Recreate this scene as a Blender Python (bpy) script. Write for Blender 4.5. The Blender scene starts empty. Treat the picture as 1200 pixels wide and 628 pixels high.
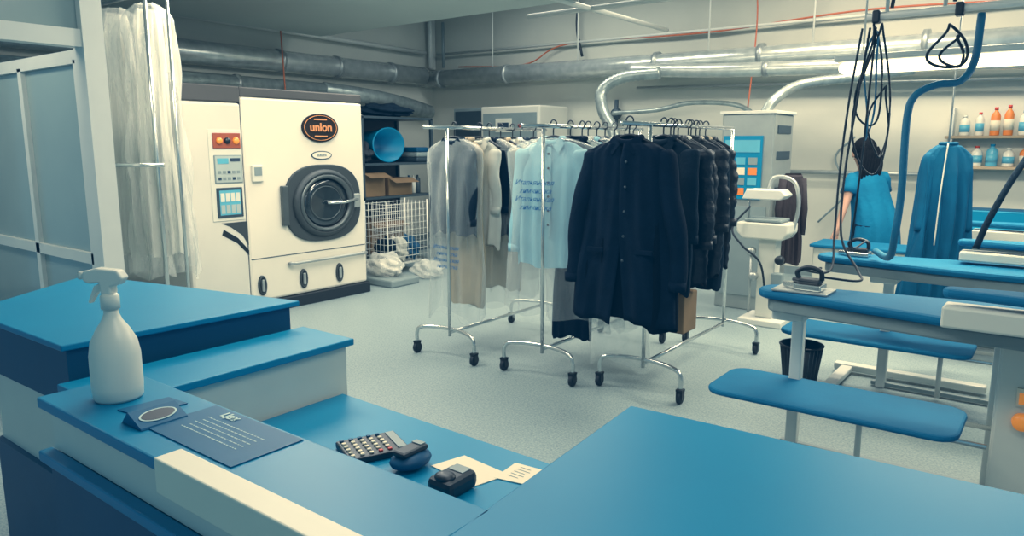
import bpy, bmesh, math, random
from mathutils import Vector, Matrix
random.seed(7)
S=bpy.context.scene
C=S.collection
pi=math.pi
# ------------------------------------------------------------ materials
def srgb(r,g,b):
    f=lambda c:(c/255/12.92) if c/255<=.04045 else ((c/255+.055)/1.055)**2.4
    return (f(r),f(g),f(b),1)
def mat(name,rgb,rough=.5,metal=0,var=.08,vs=6,bump=0,bs=40,rgb2=None,emit=0,spec=.5,coat=0):
    m=bpy.data.materials.new(name);m.use_nodes=True
    nt=m.node_tree;b=nt.nodes['Principled BSDF']
    c=srgb(*rgb);c2=srgb(*rgb2) if rgb2 else tuple(x*(1-var) for x in c[:3])+(1,)
    tc=nt.nodes.new('ShaderNodeTexCoord');n=nt.nodes.new('ShaderNodeTexNoise')
    n.inputs['Scale'].default_value=vs;n.inputs['Detail'].default_value=4
    nt.links.new(tc.outputs['Object'],n.inputs['Vector'])
    r=nt.nodes.new('ShaderNodeValToRGB')
    r.color_ramp.elements[0].position=.35;r.color_ramp.elements[1].position=.65
    r.color_ramp.elements[0].color=c2;r.color_ramp.elements[1].color=c
    nt.links.new(n.outputs['Fac'],r.inputs['Fac']);nt.links.new(r.outputs['Color'],b.inputs['Base Color'])
    b.inputs['Roughness'].default_value=rough;b.inputs['Metallic'].default_value=metal
    b.inputs['Specular IOR Level'].default_value=spec
    if coat:b.inputs['Coat Weight'].default_value=coat
    if emit:
        nt.links.new(r.outputs['Color'],b.inputs['Emission Color']);b.inputs['Emission Strength'].default_value=emit
    if bump:
        n2=nt.nodes.new('ShaderNodeTexNoise');n2.inputs['Scale'].default_value=bs;n2.inputs['Detail'].default_value=3
        nt.links.new(tc.outputs['Object'],n2.inputs['Vector'])
        bp=nt.nodes.new('ShaderNodeBump');bp.inputs['Strength'].default_value=bump;bp.inputs['Distance'].default_value=.02
        nt.links.new(n2.outputs['Fac'],bp.inputs['Height']);nt.links.new(bp.outputs['Normal'],b.inputs['Normal'])
    return m
def plastic_film(name,dens,tint=(214,222,218),edge=.42,bump=.35):
    m=bpy.data.materials.new(name);m.use_nodes=True
    nt=m.node_tree;b=nt.nodes['Principled BSDF'];o=nt.nodes['Material Output']
    b.inputs['Base Color'].default_value=srgb(*tint);b.inputs['Roughness'].default_value=.16
    t=nt.nodes.new('ShaderNodeBsdfTransparent');mx=nt.nodes.new('ShaderNodeMixShader')
    tc=nt.nodes.new('ShaderNodeTexCoord');n=nt.nodes.new('ShaderNodeTexNoise');n.inputs['Scale'].default_value=4;n.inputs['Detail'].default_value=3
    n.inputs['Distortion'].default_value=.6
    mp=nt.nodes.new('ShaderNodeMapping');mp.inputs['Scale'].default_value=(5,5,.9)
    nt.links.new(tc.outputs['Object'],mp.inputs['Vector']);nt.links.new(mp.outputs['Vector'],n.inputs['Vector'])
    lw=nt.nodes.new('ShaderNodeLayerWeight');lw.inputs['Blend'].default_value=.32
    ma=nt.nodes.new('ShaderNodeMath');ma.operation='MULTIPLY_ADD';ma.inputs[1].default_value=edge;ma.inputs[2].default_value=dens*.6
    nt.links.new(lw.outputs['Facing'],ma.inputs[0])
    mb=nt.nodes.new('ShaderNodeMath');mb.operation='MULTIPLY_ADD';mb.inputs[1].default_value=dens*.8;mb.use_clamp=True
    nt.links.new(n.outputs['Fac'],mb.inputs[0]);nt.links.new(ma.outputs[0],mb.inputs[2]);nt.links.new(mb.outputs[0],mx.inputs['Fac'])
    bp=nt.nodes.new('ShaderNodeBump');bp.inputs['Strength'].default_value=bump;bp.inputs['Distance'].default_value=.04
    nt.links.new(n.outputs['Fac'],bp.inputs['Height']);nt.links.new(bp.outputs['Normal'],b.inputs['Normal'])
    nt.links.new(t.outputs[0],mx.inputs[1]);nt.links.new(b.outputs[0],mx.inputs[2]);nt.links.new(mx.outputs[0],o.inputs['Surface'])
    return m
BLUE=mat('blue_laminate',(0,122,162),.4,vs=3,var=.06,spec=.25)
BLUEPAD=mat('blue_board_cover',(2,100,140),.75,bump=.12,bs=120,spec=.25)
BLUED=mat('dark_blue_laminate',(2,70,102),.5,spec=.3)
MATB=mat('placard_blue',(4,88,124),.5,vs=8,spec=.25)
WHITEL=mat('white_laminate',(208,209,198),.45,var=.03)
CREAM=mat('cream_strip',(230,225,206),.5,var=.03)
MACH=mat('machine_enamel',(220,217,203),.4,var=.04,vs=2)
MACHC=mat('control_column_enamel',(206,205,194),.4,var=.05,vs=2)
MACHD=mat('machine_dark_trim',(50,55,54),.55)
MACHT=mat('machine_top_band',(70,67,62),.6)
BLACK=mat('black_plastic',(12,20,26),.45)
BADGEK=mat('badge_black',(44,38,34),.8,spec=.1)
BADGEO=mat('badge_orange',(208,142,90),.8,spec=.1)
BLACKM=mat('black_rubber',(12,24,32),.7)
CHROME=mat('chrome_steel',(205,210,208),.2,metal=.9,var=.05)
STEEL=mat('brushed_steel',(172,177,174),.38,metal=.6,var=.12,vs=12)
DSTEEL=mat('dark_steel_ring',(96,101,99),.35,metal=.6,var=.15,vs=8)
CABST=mat('pale_steel_cabinet',(156,162,157),.36,metal=.4,var=.14,vs=4)
DUCT=mat('galvanised_duct',(214,220,216),.26,metal=.6,var=.22,vs=9,bump=.06,bs=25)
DUCTD=mat('dull_duct',(178,188,184),.3,metal=.55,var=.35,vs=9,bump=.2,bs=30)
ALU=mat('white_aluminium',(212,214,207),.4,var=.04)
PANEL=mat('frosted_panel',(148,164,160),.22,var=.12,vs=1.0,coat=.3)
GREYP=mat('grey_enamel',(128,140,139),.45,var=.08)
ORANGE=mat('orange_paint',(222,128,50),.5)
ORANGEB=mat('orange_button',(230,140,50),.35,emit=.4)
BURNT=mat('burnt_orange_panel',(150,72,42),.5)
RED=mat('red_paint',(190,60,40),.5)
DGREY=mat('dark_grey',(46,60,66),.5)
LBLUE=mat('pale_blue_screen',(90,160,184),.3,emit=.15)
PGREY=mat('pale_grey_display',(168,178,174),.4)
CARD=mat('cardboard',(126,100,68),.8,var=.2,vs=5)
PAPER=mat('paper',(220,212,188),.7,var=.03)
INK=mat('ink',(30,50,66),.6)
INKB=mat('faded_blue_ink',(24,92,146),.6)
PALEINK=mat('pale_ink',(196,216,214),.6)
SKIN=mat('skin',(178,138,114),.6,var=.08)
HAIR=mat('dark_hair',(16,15,16),.85,bump=.3,bs=60,spec=.1)
TUNIC=mat('blue_tunic',(12,108,148),.85,bump=.3,bs=22,var=.15,spec=.2)
NAVY=mat('navy_cloth',(8,23,37),.92,bump=.2,bs=60,var=.25,vs=10,spec=.12)
LINING=mat('coat_lining',(4,10,18),.9,spec=.1)
DARKC=mat('charcoal_cloth',(20,35,46),.9,bump=.25,bs=60,var=.25,vs=10,spec=.15)
PUFF=mat('black_puffer',(10,20,28),.5,bump=.4,bs=25,spec=.35)
LSHIRT=mat('light_blue_shirt',(146,192,208),.8,bump=.2,bs=14,var=.08,vs=6)
WHITEC=mat('white_cloth',(196,198,188),.85,bump=.2,bs=20,var=.08,vs=8)
BEIGE=mat('beige_cloth',(166,152,124),.85,bump=.2,bs=25)
SHELFW=mat('shelf_wood',(176,154,120),.6)
BROWN=mat('brown_cloth',(46,34,34),.85,bump=.3,bs=30)
TEALC=mat('teal_robe',(6,84,118),.85,bump=.25,bs=12,var=.2,vs=6,spec=.2)
SATIN=mat('dress_satin',(214,214,204),.5,bump=.12,bs=5,var=.05,vs=3)
TEALH=mat('teal_hose',(6,104,138),.55,bump=.2,bs=80)
BOTTLE=mat('white_bottle_plastic',(222,220,207),.35,var=.03)
GLASS=mat('door_glass',(32,42,46),.12,metal=.1,coat=1,var=.4,vs=5)
FILM=plastic_film('clear_film',.15)
FILMD=plastic_film('very_milky_film',.26,tint=(222,225,218),edge=.5,bump=.5)
CABLE=mat('orange_cable',(190,104,64),.6)
SOLE=mat('shoe_white',(190,190,180),.6)
FBEAM=mat('lamp_diffuser_glow',(255,242,210),.5,emit=3.2)
STRIPE=mat('striped_cloth',(210,200,176),.85)
_nt=STRIPE.node_tree;_w=_nt.nodes.new('ShaderNodeTexWave');_w.bands_direction='X';_w.inputs['Scale'].default_value=9
_r=_nt.nodes.new('ShaderNodeValToRGB');_r.color_ramp.interpolation='CONSTANT'
_r.color_ramp.elements[0].color=srgb(14,22,32);_r.color_ramp.elements[1].color=srgb(185,178,160);_r.color_ramp.elements[1].position=.5
_t=_nt.nodes.new('ShaderNodeTexCoord');_nt.links.new(_t.outputs['Object'],_w.inputs['Vector']);_nt.links.new(_w.outputs['Fac'],_r.inputs['Fac'])
_nt.links.new(_r.outputs['Color'],_nt.nodes['Principled BSDF'].inputs['Base Color'])
FLOOR=bpy.data.materials.new('speckled_vinyl');FLOOR.use_nodes=True
nt=FLOOR.node_tree;b=nt.nodes['Principled BSDF'];tc=nt.nodes.new('ShaderNodeTexCoord')
v=nt.nodes.new('ShaderNodeTexVoronoi');v.inputs['Scale'].default_value=150
n=nt.nodes.new('ShaderNodeTexNoise');n.inputs['Scale'].default_value=85;n.inputs['Detail'].default_value=6
for q in (v,n):nt.links.new(tc.outputs['Object'],q.inputs['Vector'])
r=nt.nodes.new('ShaderNodeValToRGB');r.color_ramp.elements[0].position=.36;r.color_ramp.elements[1].position=.64
r.color_ramp.elements[0].color=srgb(122,138,140);r.color_ramp.elements[1].color=srgb(152,164,162)
nt.links.new(n.outputs['Fac'],r.inputs['Fac'])
r2=nt.nodes.new('ShaderNodeValToRGB');r2.color_ramp.elements[0].position=.0;r2.color_ramp.elements[1].position=.4
r2.color_ramp.elements[0].color=srgb(190,198,198);r2.color_ramp.elements[1].color=srgb(255,255,255)
sp=nt.nodes.new('ShaderNodeSeparateColor');nt.links.new(v.outputs['Color'],sp.inputs[0]);nt.links.new(sp.outputs[0],r2.inputs['Fac'])
mx=nt.nodes.new('ShaderNodeMix');mx.data_type='RGBA';mx.blend_type='MULTIPLY';mx.inputs['Factor'].default_value=.55
nt.links.new(r.outputs['Color'],mx.inputs['A']);nt.links.new(r2.outputs['Color'],mx.inputs['B'])
nt.links.new(mx.outputs['Result'],b.inputs['Base Color']);b.inputs['Roughness'].default_value=.42
WALL=mat('painted_wall',(198,198,186),.8,var=.08,vs=1.2,bump=.05)
WALLG=mat('painted_wall_grey',(146,155,152),.85,var=.1,vs=.8,bump=.05)
CEIL=mat('ceiling_paint',(190,198,190),.85,var=.05,vs=.8)
# ------------------------------------------------------------ mesh builder
class MB:
    def __init__(s):s.v=[];s.f=[];s.mi=[];s.sm=[];s.mats=[]
    def m(s,mt):
        if mt not in s.mats:s.mats.append(mt)
        return s.mats.index(mt)
    def add(s,vs,fs,mt,smooth=False):
        o=len(s.v);k=s.m(mt);s.v+= [Vector(q) for q in vs]
        for f in fs:s.f.append([i+o for i in f]);s.mi.append(k);s.sm.append(smooth)
        return s
    def box(s,x0,x1,y0,y1,z0,z1,mt):
        vs=[(x,y,z) for z in (z0,z1) for x,y in ((x0,y0),(x1,y0),(x1,y1),(x0,y1))]
        return s.add(vs,[(3,2,1,0),(4,5,6,7),(0,1,5,4),(1,2,6,5),(2,3,7,6),(3,0,4,7)],mt)
    def bev(s,x0,x1,y0,y1,z0,z1,r,mt):
        bm=bmesh.new();bmesh.ops.create_cube(bm,size=1)
        for q in bm.verts:q.co=Vector(((x0+x1)/2+q.co.x*(x1-x0),(y0+y1)/2+q.co.y*(y1-y0),(z0+z1)/2+q.co.z*(z1-z0)))
        bmesh.ops.bevel(bm,geom=bm.edges[:],offset=r,segments=2,affect='EDGES',profile=.5)
        s.add([q.co.copy() for q in bm.verts],[[q.index for q in f.verts] for f in bm.faces],mt);bm.free();return s
    def prism(s,pts,z0,z1,mt,axis='z'):
        n=len(pts)
        def c(p,z):
            return (p[0],p[1],z) if axis=='z' else ((p[0],z,p[1]) if axis=='y' else (z,p[0],p[1]))
        vs=[c(p,z0) for p in pts]+[c(p,z1) for p in pts]
        fs=[list(range(n))[::-1],list(range(n,2*n))]+[(i,(i+1)%n,n+(i+1)%n,n+i) for i in range(n)]
        return s.add(vs,fs,mt)
    def tube(s,pts,r,mt,seg=10,closed=False,caps=True,sx=1,sy=1):
        pts=[Vector(p) for p in pts];n=len(pts);rr=r if isinstance(r,(list,tuple)) else [r]*n
        vs=[];up=None
        for i,p in enumerate(pts):
            if closed:t=(pts[(i+1)%n]-pts[i-1])
            else:t=pts[min(i+1,n-1)]-pts[max(i-1,0)]
            if t.length<1e-9:t=Vector((0,0,1))
            t.normalize()
            if up is None:
                up=Vector((0,1,0)) if abs(t.y)<.9 else Vector((1,0,0))
            a=up-t*up.dot(t)
            if a.length<1e-6:a=t.orthogonal()
            a.normalize();up=a;bb=t.cross(a)
            for k in range(seg):
                an=2*pi*k/seg;vs.append(p+a*(math.cos(an)*rr[i]*sy)+bb*(math.sin(an)*rr[i]*sx))
        fs=[]
        for i in range(n if closed else n-1):
            j=(i+1)%n
            for k in range(seg):fs.append((i*seg+k,i*seg+(k+1)%seg,j*seg+(k+1)%seg,j*seg+k))
        if caps and not closed:
            fs.append(list(range(seg))[::-1]);fs.append([(n-1)*seg+k for k in range(seg)])
        return s.add(vs,fs,mt,True)
    def cyl(s,p0,p1,r,mt,seg=16):return s.tube([p0,p1],r,mt,seg)
    def lathe(s,c,prof,mt,seg=24,ax='z',sx=1,sy=1):
        vs=[]
        for (r,h) in prof:
            for k in range(seg):
                a=2*pi*k/seg;u=math.cos(a)*r*sx;w=math.sin(a)*r*sy
                q={'z':(u,w,h),'x':(h,u,w),'y':(u,h,w)}[ax];vs.append((c[0]+q[0],c[1]+q[1],c[2]+q[2]))
        fs=[]
        for i in range(len(prof)-1):
            for k in range(seg):fs.append((i*seg+k,i*seg+(k+1)%seg,(i+1)*seg+(k+1)%seg,(i+1)*seg+k))
        fs.append(list(range(seg))[::-1]);fs.append([(len(prof)-1)*seg+k for k in range(seg)])
        return s.add(vs,fs,mt,True)
    def ring(s,c,prof,mt,seg=40,ax='x',sx=1,sy=1):
        s.lathe(c,prof+[prof[0]],mt,seg,ax,sx,sy)
        del s.f[-2:];del s.mi[-2:];del s.sm[-2:]
        return s
    def ell(s,c,r,mt,seg=16):
        prof=[(math.sin(pi*i/8),-math.cos(pi*i/8)*r[2]) for i in range(9)]
        prof[0]=(1e-3,prof[0][1]);prof[-1]=(1e-3,prof[-1][1])
        return s.lathe(c,prof,mt,seg,'z',r[0],r[1])
    def obj(s,name,parent=None,label=None,kind=None,mtx=None,bevel=0):
        me=bpy.data.meshes.new(name);off=Vector((0,0,0));p=parent
        while p:off+=p.location;p=p.parent
        M=mtx or Matrix.Identity(4)
        me.from_pydata([tuple((M@q)-(off if not mtx else Vector((0,0,0)))) for q in s.v],[],s.f)
        for q in s.mats:me.materials.append(q)
        for p,k,sm in zip(me.polygons,s.mi,s.sm):p.material_index=k;p.use_smooth=sm
        bm=bmesh.new();bm.from_mesh(me);bmesh.ops.recalc_face_normals(bm,faces=bm.faces[:]);bm.to_mesh(me);bm.free()
        o=bpy.data.objects.new(name,me);C.objects.link(o)
        if parent:o.parent=parent
        if label:o['label']=label
        if kind:o['kind']=kind
        if bevel:
            md=o.modifiers.new('b','BEVEL');md.width=bevel;md.segments=2;md.limit_method='ANGLE'
        return o
def thing(name,label,cat,loc,rotz=0,group=None):
    e=bpy.data.objects.new(name,None);e.location=loc;e.rotation_euler=(0,0,rotz);e.empty_display_size=.1
    e['label']=label;e['category']=cat
    if group:e['group']=group
    C.objects.link(e);return e
def tag(o,label,cat,group=None):
    o['label']=label;o['category']=cat
    if group:o['group']=group
    return o
def settle(o):
    vs=[v.co for v in o.data.vertices]
    c=Vector(((min(v.x for v in vs)+max(v.x for v in vs))/2,(min(v.y for v in vs)+max(v.y for v in vs))/2,min(v.z for v in vs)))
    o.data.transform(Matrix.Translation(-c));o.location=c;return o
def text(body,org,u,v,size,mt,name,parent=None,align='CENTER',depth=.002,shear=0,offset=0):
    cu=bpy.data.curves.new('t','FONT');cu.body=body;cu.size=size;cu.align_x=align;cu.align_y='CENTER';cu.extrude=depth;cu.shear=shear;cu.offset=offset
    t=bpy.data.objects.new('t',cu);C.objects.link(t);bpy.context.view_layer.update()
    me=bpy.data.meshes.new_from_object(t.evaluated_get(bpy.context.evaluated_depsgraph_get()))
    bpy.data.objects.remove(t);me.name=name
    u=Vector(u).normalized();v=Vector(v).normalized();w=u.cross(v)
    M=Matrix((( u.x,v.x,w.x,org[0]),(u.y,v.y,w.y,org[1]),(u.z,v.z,w.z,org[2]),(0,0,0,1)))
    me.transform(M);p=parent
    while p:me.transform(Matrix.Translation(-Vector(p.location)));p=p.parent
    me.materials.clear();me.materials.append(mt)
    for p in me.polygons:p.material_index=0
    o=bpy.data.objects.new(name,me);C.objects.link(o)
    if parent:o.parent=parent
    return o
def smoothpts(pts,n=8):
    P=[Vector(p) for p in pts];P=[2*P[0]-P[1]]+P+[2*P[-1]-P[-2]];out=[]
    for i in range(1,len(P)-2):
        for k in range(n):
            t=k/n;a,b_,c,d=P[i-1:i+3]
            out.append(.5*((2*b_)+(c-a)*t+(2*a-5*b_+4*c-d)*t*t+(-a+3*b_-3*c+d)*t**3))
    out.append(P[-2]);return out
def copy_thing(e,loc,rotz=None,label=None):
    n=e.copy();C.objects.link(n);n.location=loc
    if rotz is not None:n.rotation_euler=(0,0,rotz)
    if label:n['label']=label
    for ch in e.children:
        c=ch.copy();c.parent=n;C.objects.link(c)
        for g in ch.children:
            gg=g.copy();gg.parent=c;C.objects.link(gg)
    return n
# ------------------------------------------------------------ room
MB().box(-9.6,2.5,-1.5,9.8,-.1,0,FLOOR).obj('floor',kind='structure')
MB().box(-9.3,-9.1,1.0,9.8,0,4.2,WALL).obj('wall_left',kind='structure')
MB().box(-9.3,2.5,9.6,9.8,0,4.2,WALL).obj('wall_back',kind='structure')
MB().box(-8.6,2.5,-1.5,6.8,3.16,3.3,CEIL).obj('ceiling',kind='structure')
MB().box(-9.3,2.5,-1.5,9.8,4.15,4.25,WALLG).obj('trim_1',kind='structure')
MB().box(-9.1,-9.08,1,9.6,0,.1,GREYP).obj('baseboard_left',kind='structure')
MB().box(-9.1,2.5,9.58,9.6,0,.1,GREYP).obj('baseboard_back',kind='structure')
MB().box(-9.08,-9.0,9.5,9.58,2.95,4.1,ALU).obj('trim_2',kind='structure')
m=MB()
m.box(-4.82,-4.68,1.98,2.1,0,3.15,ALU)
m.box(-4.8,-4.7,.6,1.98,2.22,2.32,ALU).box(-4.8,-4.7,.6,1.98,2.85,2.92,ALU).box(-4.76,-4.74,.6,1.98,2.32,2.85,PANEL)
m.obj('trim_3',kind='structure')
m=MB()
m.box(-8.4,-4.82,2.03,2.05,0,2.16,PANEL)
m.box(-8.4,-4.82,2.0,2.08,.9,.97,ALU).box(-8.4,-4.82,2.0,2.08,2.14,2.22,ALU).box(-8.4,-4.82,2.0,2.08,0,.12,ALU)
for x in (-5.75,-6.9):m.box(x-.03,x+.03,2.0,2.08,0,2.16,ALU)
m.box(-4.9,-4.82,2.0,2.08,0,2.16,ALU)
m.obj('wall_partition',kind='structure')
# ------------------------------------------------------------ ducts
def duct(name,label,pts,r,mt,clamps=(),corr=False,smooth=True):
    P=smoothpts(pts,14 if corr else 8) if smooth else [Vector(p) for p in pts]
    if corr:
        L=[P[0]]
        for a,b_ in zip(P,P[1:]):
            k=max(1,int((b_-a).length/.018))
            for i in range(1,k+1):L.append(a.lerp(b_,i/k))
        P=L;rr=[r*(1+(.07 if i%2 else -.05)) for i in range(len(P))]
    else:rr=r
    c=P[len(P)//2].copy()
    e=thing(name,label,'duct',c)
    MB().tube(P,rr,mt,24).obj('duct_body',e)
    for q in clamps:
        a,ax=q
        mb=MB();p0=Vector(a);d=Vector(ax)*.03;mb.tube([p0-d,p0+d],r*1.1,STEEL,24);mb.obj('clamp',e)
    return e
duct('ventilation_duct','long round galvanised duct running along the side wall',[(-8.9,2.0,2.8),(-8.9,9.15,2.8)],.15,DUCT,[((-8.9,y,2.8),(0,1,0)) for y in (4.6,6.3,7.3,8.4)],smooth=False)
duct('ventilation_duct','dull lower round duct under the galvanised one',[(-8.85,2.0,2.46),(-8.85,7.0,2.44)],.11,DUCTD,[((-8.85,5.6,2.45),(0,1,0))],smooth=False)
duct('flexible_duct','crumpled grey flexible duct section along the side wall',[(-8.85,7.0,2.44),(-8.75,7.8,2.38),(-8.8,8.6,2.3),(-8.9,9.3,2.2)],.12,DUCTD,corr=True)
duct('ventilation_duct','long round galvanised duct running along the back wall',[(-9.05,9.3,2.76),(1.5,9.3,2.7)],.135,DUCT,[((x,9.3,2.75),(1,0,0)) for x in (-8.6,-7.2,-4.62,-3.2,-1.4)],smooth=False)
duct('ventilation_duct','second galvanised duct branching below the main duct',[(-4.9,9.05,2.66),(-4.2,8.95,2.6),(-3,8.9,2.54),(1.5,8.9,2.42)],.085,DUCT,[((-3,8.9,2.54),(1,0,0)),((-1.5,8.9,2.5),(1,0,0))])
duct('flexible_duct','corrugated silver flexible duct elbow curving down from the main duct',[(-4.3,8.75,2.56),(-4.75,8.6,2.52),(-5.0,8.5,2.36),(-4.93,8.4,2.1),(-4.7,8.3,1.8),(-4.6,8.2,1.5)],.075,DUCTD,corr=True)
duct('flexible_duct','corrugated silver flexible duct rising from the steam cabinet',[(-2.55,7.6,1.97),(-2.5,7.75,2.12),(-2.35,8.1,2.28),(-1.9,8.5,2.36),(-1.4,8.7,2.42)],.05,DUCTD,corr=True)
duct('flexible_duct','thin grey flexible hose under the back wall duct',[(-5.3,9.3,2.1),(-4.6,9.25,2.12),(-4.1,9.25,2.2),(-3.5,9.25,2.16),(-3.2,9.3,2.0)],.03,DUCTD,corr=True)
def pipe(name,label,pts,r,mt,cat='pipe',sm=True):
    P=smoothpts(pts) if sm else pts
    return settle(tag(MB().tube(P,r,mt,8).obj(name),label,cat))
pipe('conduit_pipe','thin white conduit pipe high along the side wall',[(-8.98,2,3.28),(-8.98,9.3,3.2)],.035,ALU,sm=False)
pipe('conduit_pipe','grey vertical conduit pipe in the wall corner',[(-8.95,9.4,2.95),(-8.95,9.4,3.9)],.04,ALU,sm=False)
pipe('conduit_pipe','short grey vertical conduit pipe beside the corner',[(-8.7,9.45,2.95),(-8.7,9.45,3.7)],.025,GREYP,sm=False)
pipe('conduit_pipe','thin horizontal conduit above the back duct',[(-8.9,9.5,3.18),(1,9.5,3.12)],.02,ALU,sm=False)
pipe('conduit_pipe','thin steel air line under the back duct',[(-5.0,9.45,2.45),(1,9.45,2.3)],.018,STEEL,sm=False)
pipe('conduit_pipe','white suspended cable trunking crossing under the roof',[(-4.35,4.8,3.12),(-4.35,9.0,3.12)],.03,ALU,sm=False)
pipe('conduit_pipe','white suspended cable trunking crossing under the roof',[(-5.2,7.1,3.12),(0,7.1,3.12)],.028,ALU,sm=False)
pipe('cable','orange cable sagging along the back wall',[(-8.4,9.5,2.95),(-7,9.48,2.9),(-6.2,9.5,3.15),(-4,9.5,3.12),(-2,9.5,3.2),(0,9.5,3.1)],.012,CABLE,'cable')
pipe('cable','orange cable hanging down beside the side wall duct',[(-8.7,6.2,4.0),(-8.68,6.2,3.3),(-8.7,6.25,2.2)],.01,CABLE,'cable')
pipe('cable','orange cable hanging from the roof at the back',[(-3.4,9.4,4.0),(-3.3,9.35,3.2),(-3.35,9.3,2.0)],.01,CABLE,'cable')
pipe('cable','black cable bundle on the back wall',[(-6.0,9.5,4.0),(-6.05,9.5,3.4),(-5.95,9.5,2.95)],.02,BLACK,'cable')
pipe('cable','black cable drooping from the roof',[(-7.9,3.4,3.16),(-7.8,3.5,2.9),(-7.75,3.7,2.7),(-7.9,3.8,2.3)],.02,BLACK,'cable')
pipe('conduit_pipe','steel steam pipe on the back wall',[(-2.9,9.5,1.32),(-.9,9.5,1.32)],.025,STEEL,sm=False)
pipe('cable','grey cable looping down the back wall',[(-2.1,9.52,1.75),(-2.3,9.5,1.5),(-2.15,9.5,1.1),(-2.45,9.5,.7)],.012,GREYP,'cable')
for x in (-7.5,-5.9,-3.9,-2.6):
    pipe('duct_hanger','thin white threaded rod holding the duct',[(x,9.3,2.8),(x,9.3,4.15)],.012,ALU,'rod',False)
# ------------------------------------------------------------ dry cleaning machine (front face looks to +X)
FX=-6.25;YA,YM,YB=3.38,3.98,5.46
E=thing('dry_cleaning_machine','large cream dry-cleaning machine with round drum door against the side wall','machine',(-7.0,4.4,0))
MB().bev(-7.9,FX,YM,YB,.12,2.1,.025,MACH).obj('drum_cabinet',E)
MB().bev(-7.9,FX+.015,YA,YM-.008,.12,2.04,.03,MACHC).obj('control_column',E)
MB().box(-7.8,FX-.01,YM-.008,YM,.12,2.08,BLACK).obj('seam_strip',E)
MB().bev(-7.9,FX+.01,YA,YM-.008,2.04,2.19,.012,MACHT).obj('top_cap',E)
MB().bev(-7.9,FX-.005,YM,YB,2.1,2.19,.012,MACHT).obj('top_cap',E)
MB().bev(-7.92,FX+.03,YA-.01,YB+.02,0,.12,.01,BLACK).obj('plinth',E)
MB().box(FX,FX+.004,YM+.02,YB-.02,.545,.552,MACHD).obj('panel_joint',E)
MB().tube(smoothpts([(FX,4.45,.46),(FX+.05,4.48,.46),(FX+.05,5.36,.46),(FX,5.39,.46)],4),.016,STEEL).obj('drawer_handle',E)
for y in (4.1,4.59,5.06):
    a=MB();a.lathe((FX,y,.28),[(.075,0),(.075,.02),(.058,.026),(.052,.008),(.001,.008)],MACHD,20,'x',.62,1.35)
    o=a.obj('latch',E)
    MB().bev(FX+.01,FX+.035,y-.015,y+.015,.22,.34,.006,STEEL).obj('latch_lever',o)
cy,cz=4.89,1.05
def octo(rx,rz,n=48,p=2.7):
    pts=[]
    for i in range(n):
        t=2*pi*i/n;c,s_=math.cos(t),math.sin(t)
        k=(abs(c)**p+abs(s_)**p)**(-1/p);pts.append((cy+rx*c*k,cz+rz*s_*k))
    return pts
dd=MB().prism(octo(.49,.4),FX-.005,FX+.025,MACHD,axis='x').obj('door',E,'dark framed round loading door',bevel=.01)
MB().ring((FX+.025,cy,cz),[(.37,0),(.37,.02),(.34,.05),(.315,.05),(.315,0)],MACHD,48,'x',1.08,.95).obj('door_ring',dd,'dark porthole ring')
MB().ring((FX+.025,cy,cz),[(.312,0),(.312,.058),(.275,.048),(.262,.0)],DSTEEL,48,'x',1.08,.95).obj('inner_ring',dd,'dull steel inner ring')
MB().lathe((FX+.02,cy,cz),[(.265,.01),(.25,.035),(.19,.03),(.1,.02),(.001,.015)],GLASS,40,'x',1.08,.95).obj('door_glass',dd)
MB().ring((FX+.045,cy,cz),[(.195,.003),(.195,.008),(.185,.008),(.185,.003)],DSTEEL,40,'x',1.05,.92).obj('drum_rim',dd,'dull steel drum rim behind the glass')
MB().tube([(FX+.07,cy+.0,cz+.0),(FX+.11,cy+.2,cz+.0),(FX+.08,cy+.4,cz+.02)],.016,CHROME).bev(FX+.03,FX+.09,cy+.35,cy+.43,cz-.07,cz+.08,.01,STEEL).obj('door_handle',dd)
MB().bev(FX,FX+.05,cy-.53,cy-.46,cz-.2,cz+.2,.01,DSTEEL).obj('door_hinge',dd)
def ovalx(rx,rz,y,z,x,t,mt,nm,par,lab=None):
    pts=[(y+rx*math.cos(2*pi*i/40),z+rz*math.sin(2*pi*i/40)) for i in range(40)]
    return MB().prism(pts,x,x+t,mt,axis='x').obj(nm,par,lab)
bd=ovalx(.228,.145,4.88,1.825,FX-.002,.022,BADGEK,'badge',E,'dark oval badge with orange lettering')
MB().ring((FX+.02,4.88,1.825),[(.207,0),(.207,.006),(.2,.006),(.2,0)],BADGEO,40,'x',1,.62).obj('badge_border',bd)
text('union',(FX+.028,4.88,1.83),(0,1,0),(0,0,1),.125,BADGEO,'badge_lettering',bd,depth=.003,offset=.003)
for s_ in (1,-1):
    MB().box(FX+.02,FX+.026,4.80,4.96,1.825+s_*.085-.007,1.825+s_*.085+.007,BADGEO).obj('badge_mark',bd)
pl_=ovalx(.13,.045,4.89,1.545,FX-.003,.01,DGREY,'maker_plate',E)
ovalx(.118,.036,4.89,1.545,FX-.003,.012,MACH,'maker_plate_centre',pl_)
text('EUROPA',(FX+.011,4.89,1.545),(0,1,0),(0,0,1),.032,GREYP,'maker_plate_lettering',pl_)
MB().bev(FX,FX+.03,4.05,4.17,1.3,1.46,.008,WHITEL).box(FX+.03,FX+.034,4.07,4.15,1.36,1.44,GREYP).obj('indicator_plate',E)
cf=MB().bev(FX+.012,FX+.022,3.62,3.955,.95,1.79,.004,WHITEL).obj('control_fascia',E)
MB().bev(FX+.02,FX+.035,3.66,3.94,1.62,1.76,.006,BURNT).obj('switch_panel',cf)
for i,y in enumerate((3.72,3.8,3.89)):
    MB().lathe((FX+.035,y,1.69),[(.03 if i<2 else .035,0),(.026,.018),(.001,.02)],(ORANGEB,BLACK,ORANGEB)[i],16,'x').obj('push_button',cf)
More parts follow.
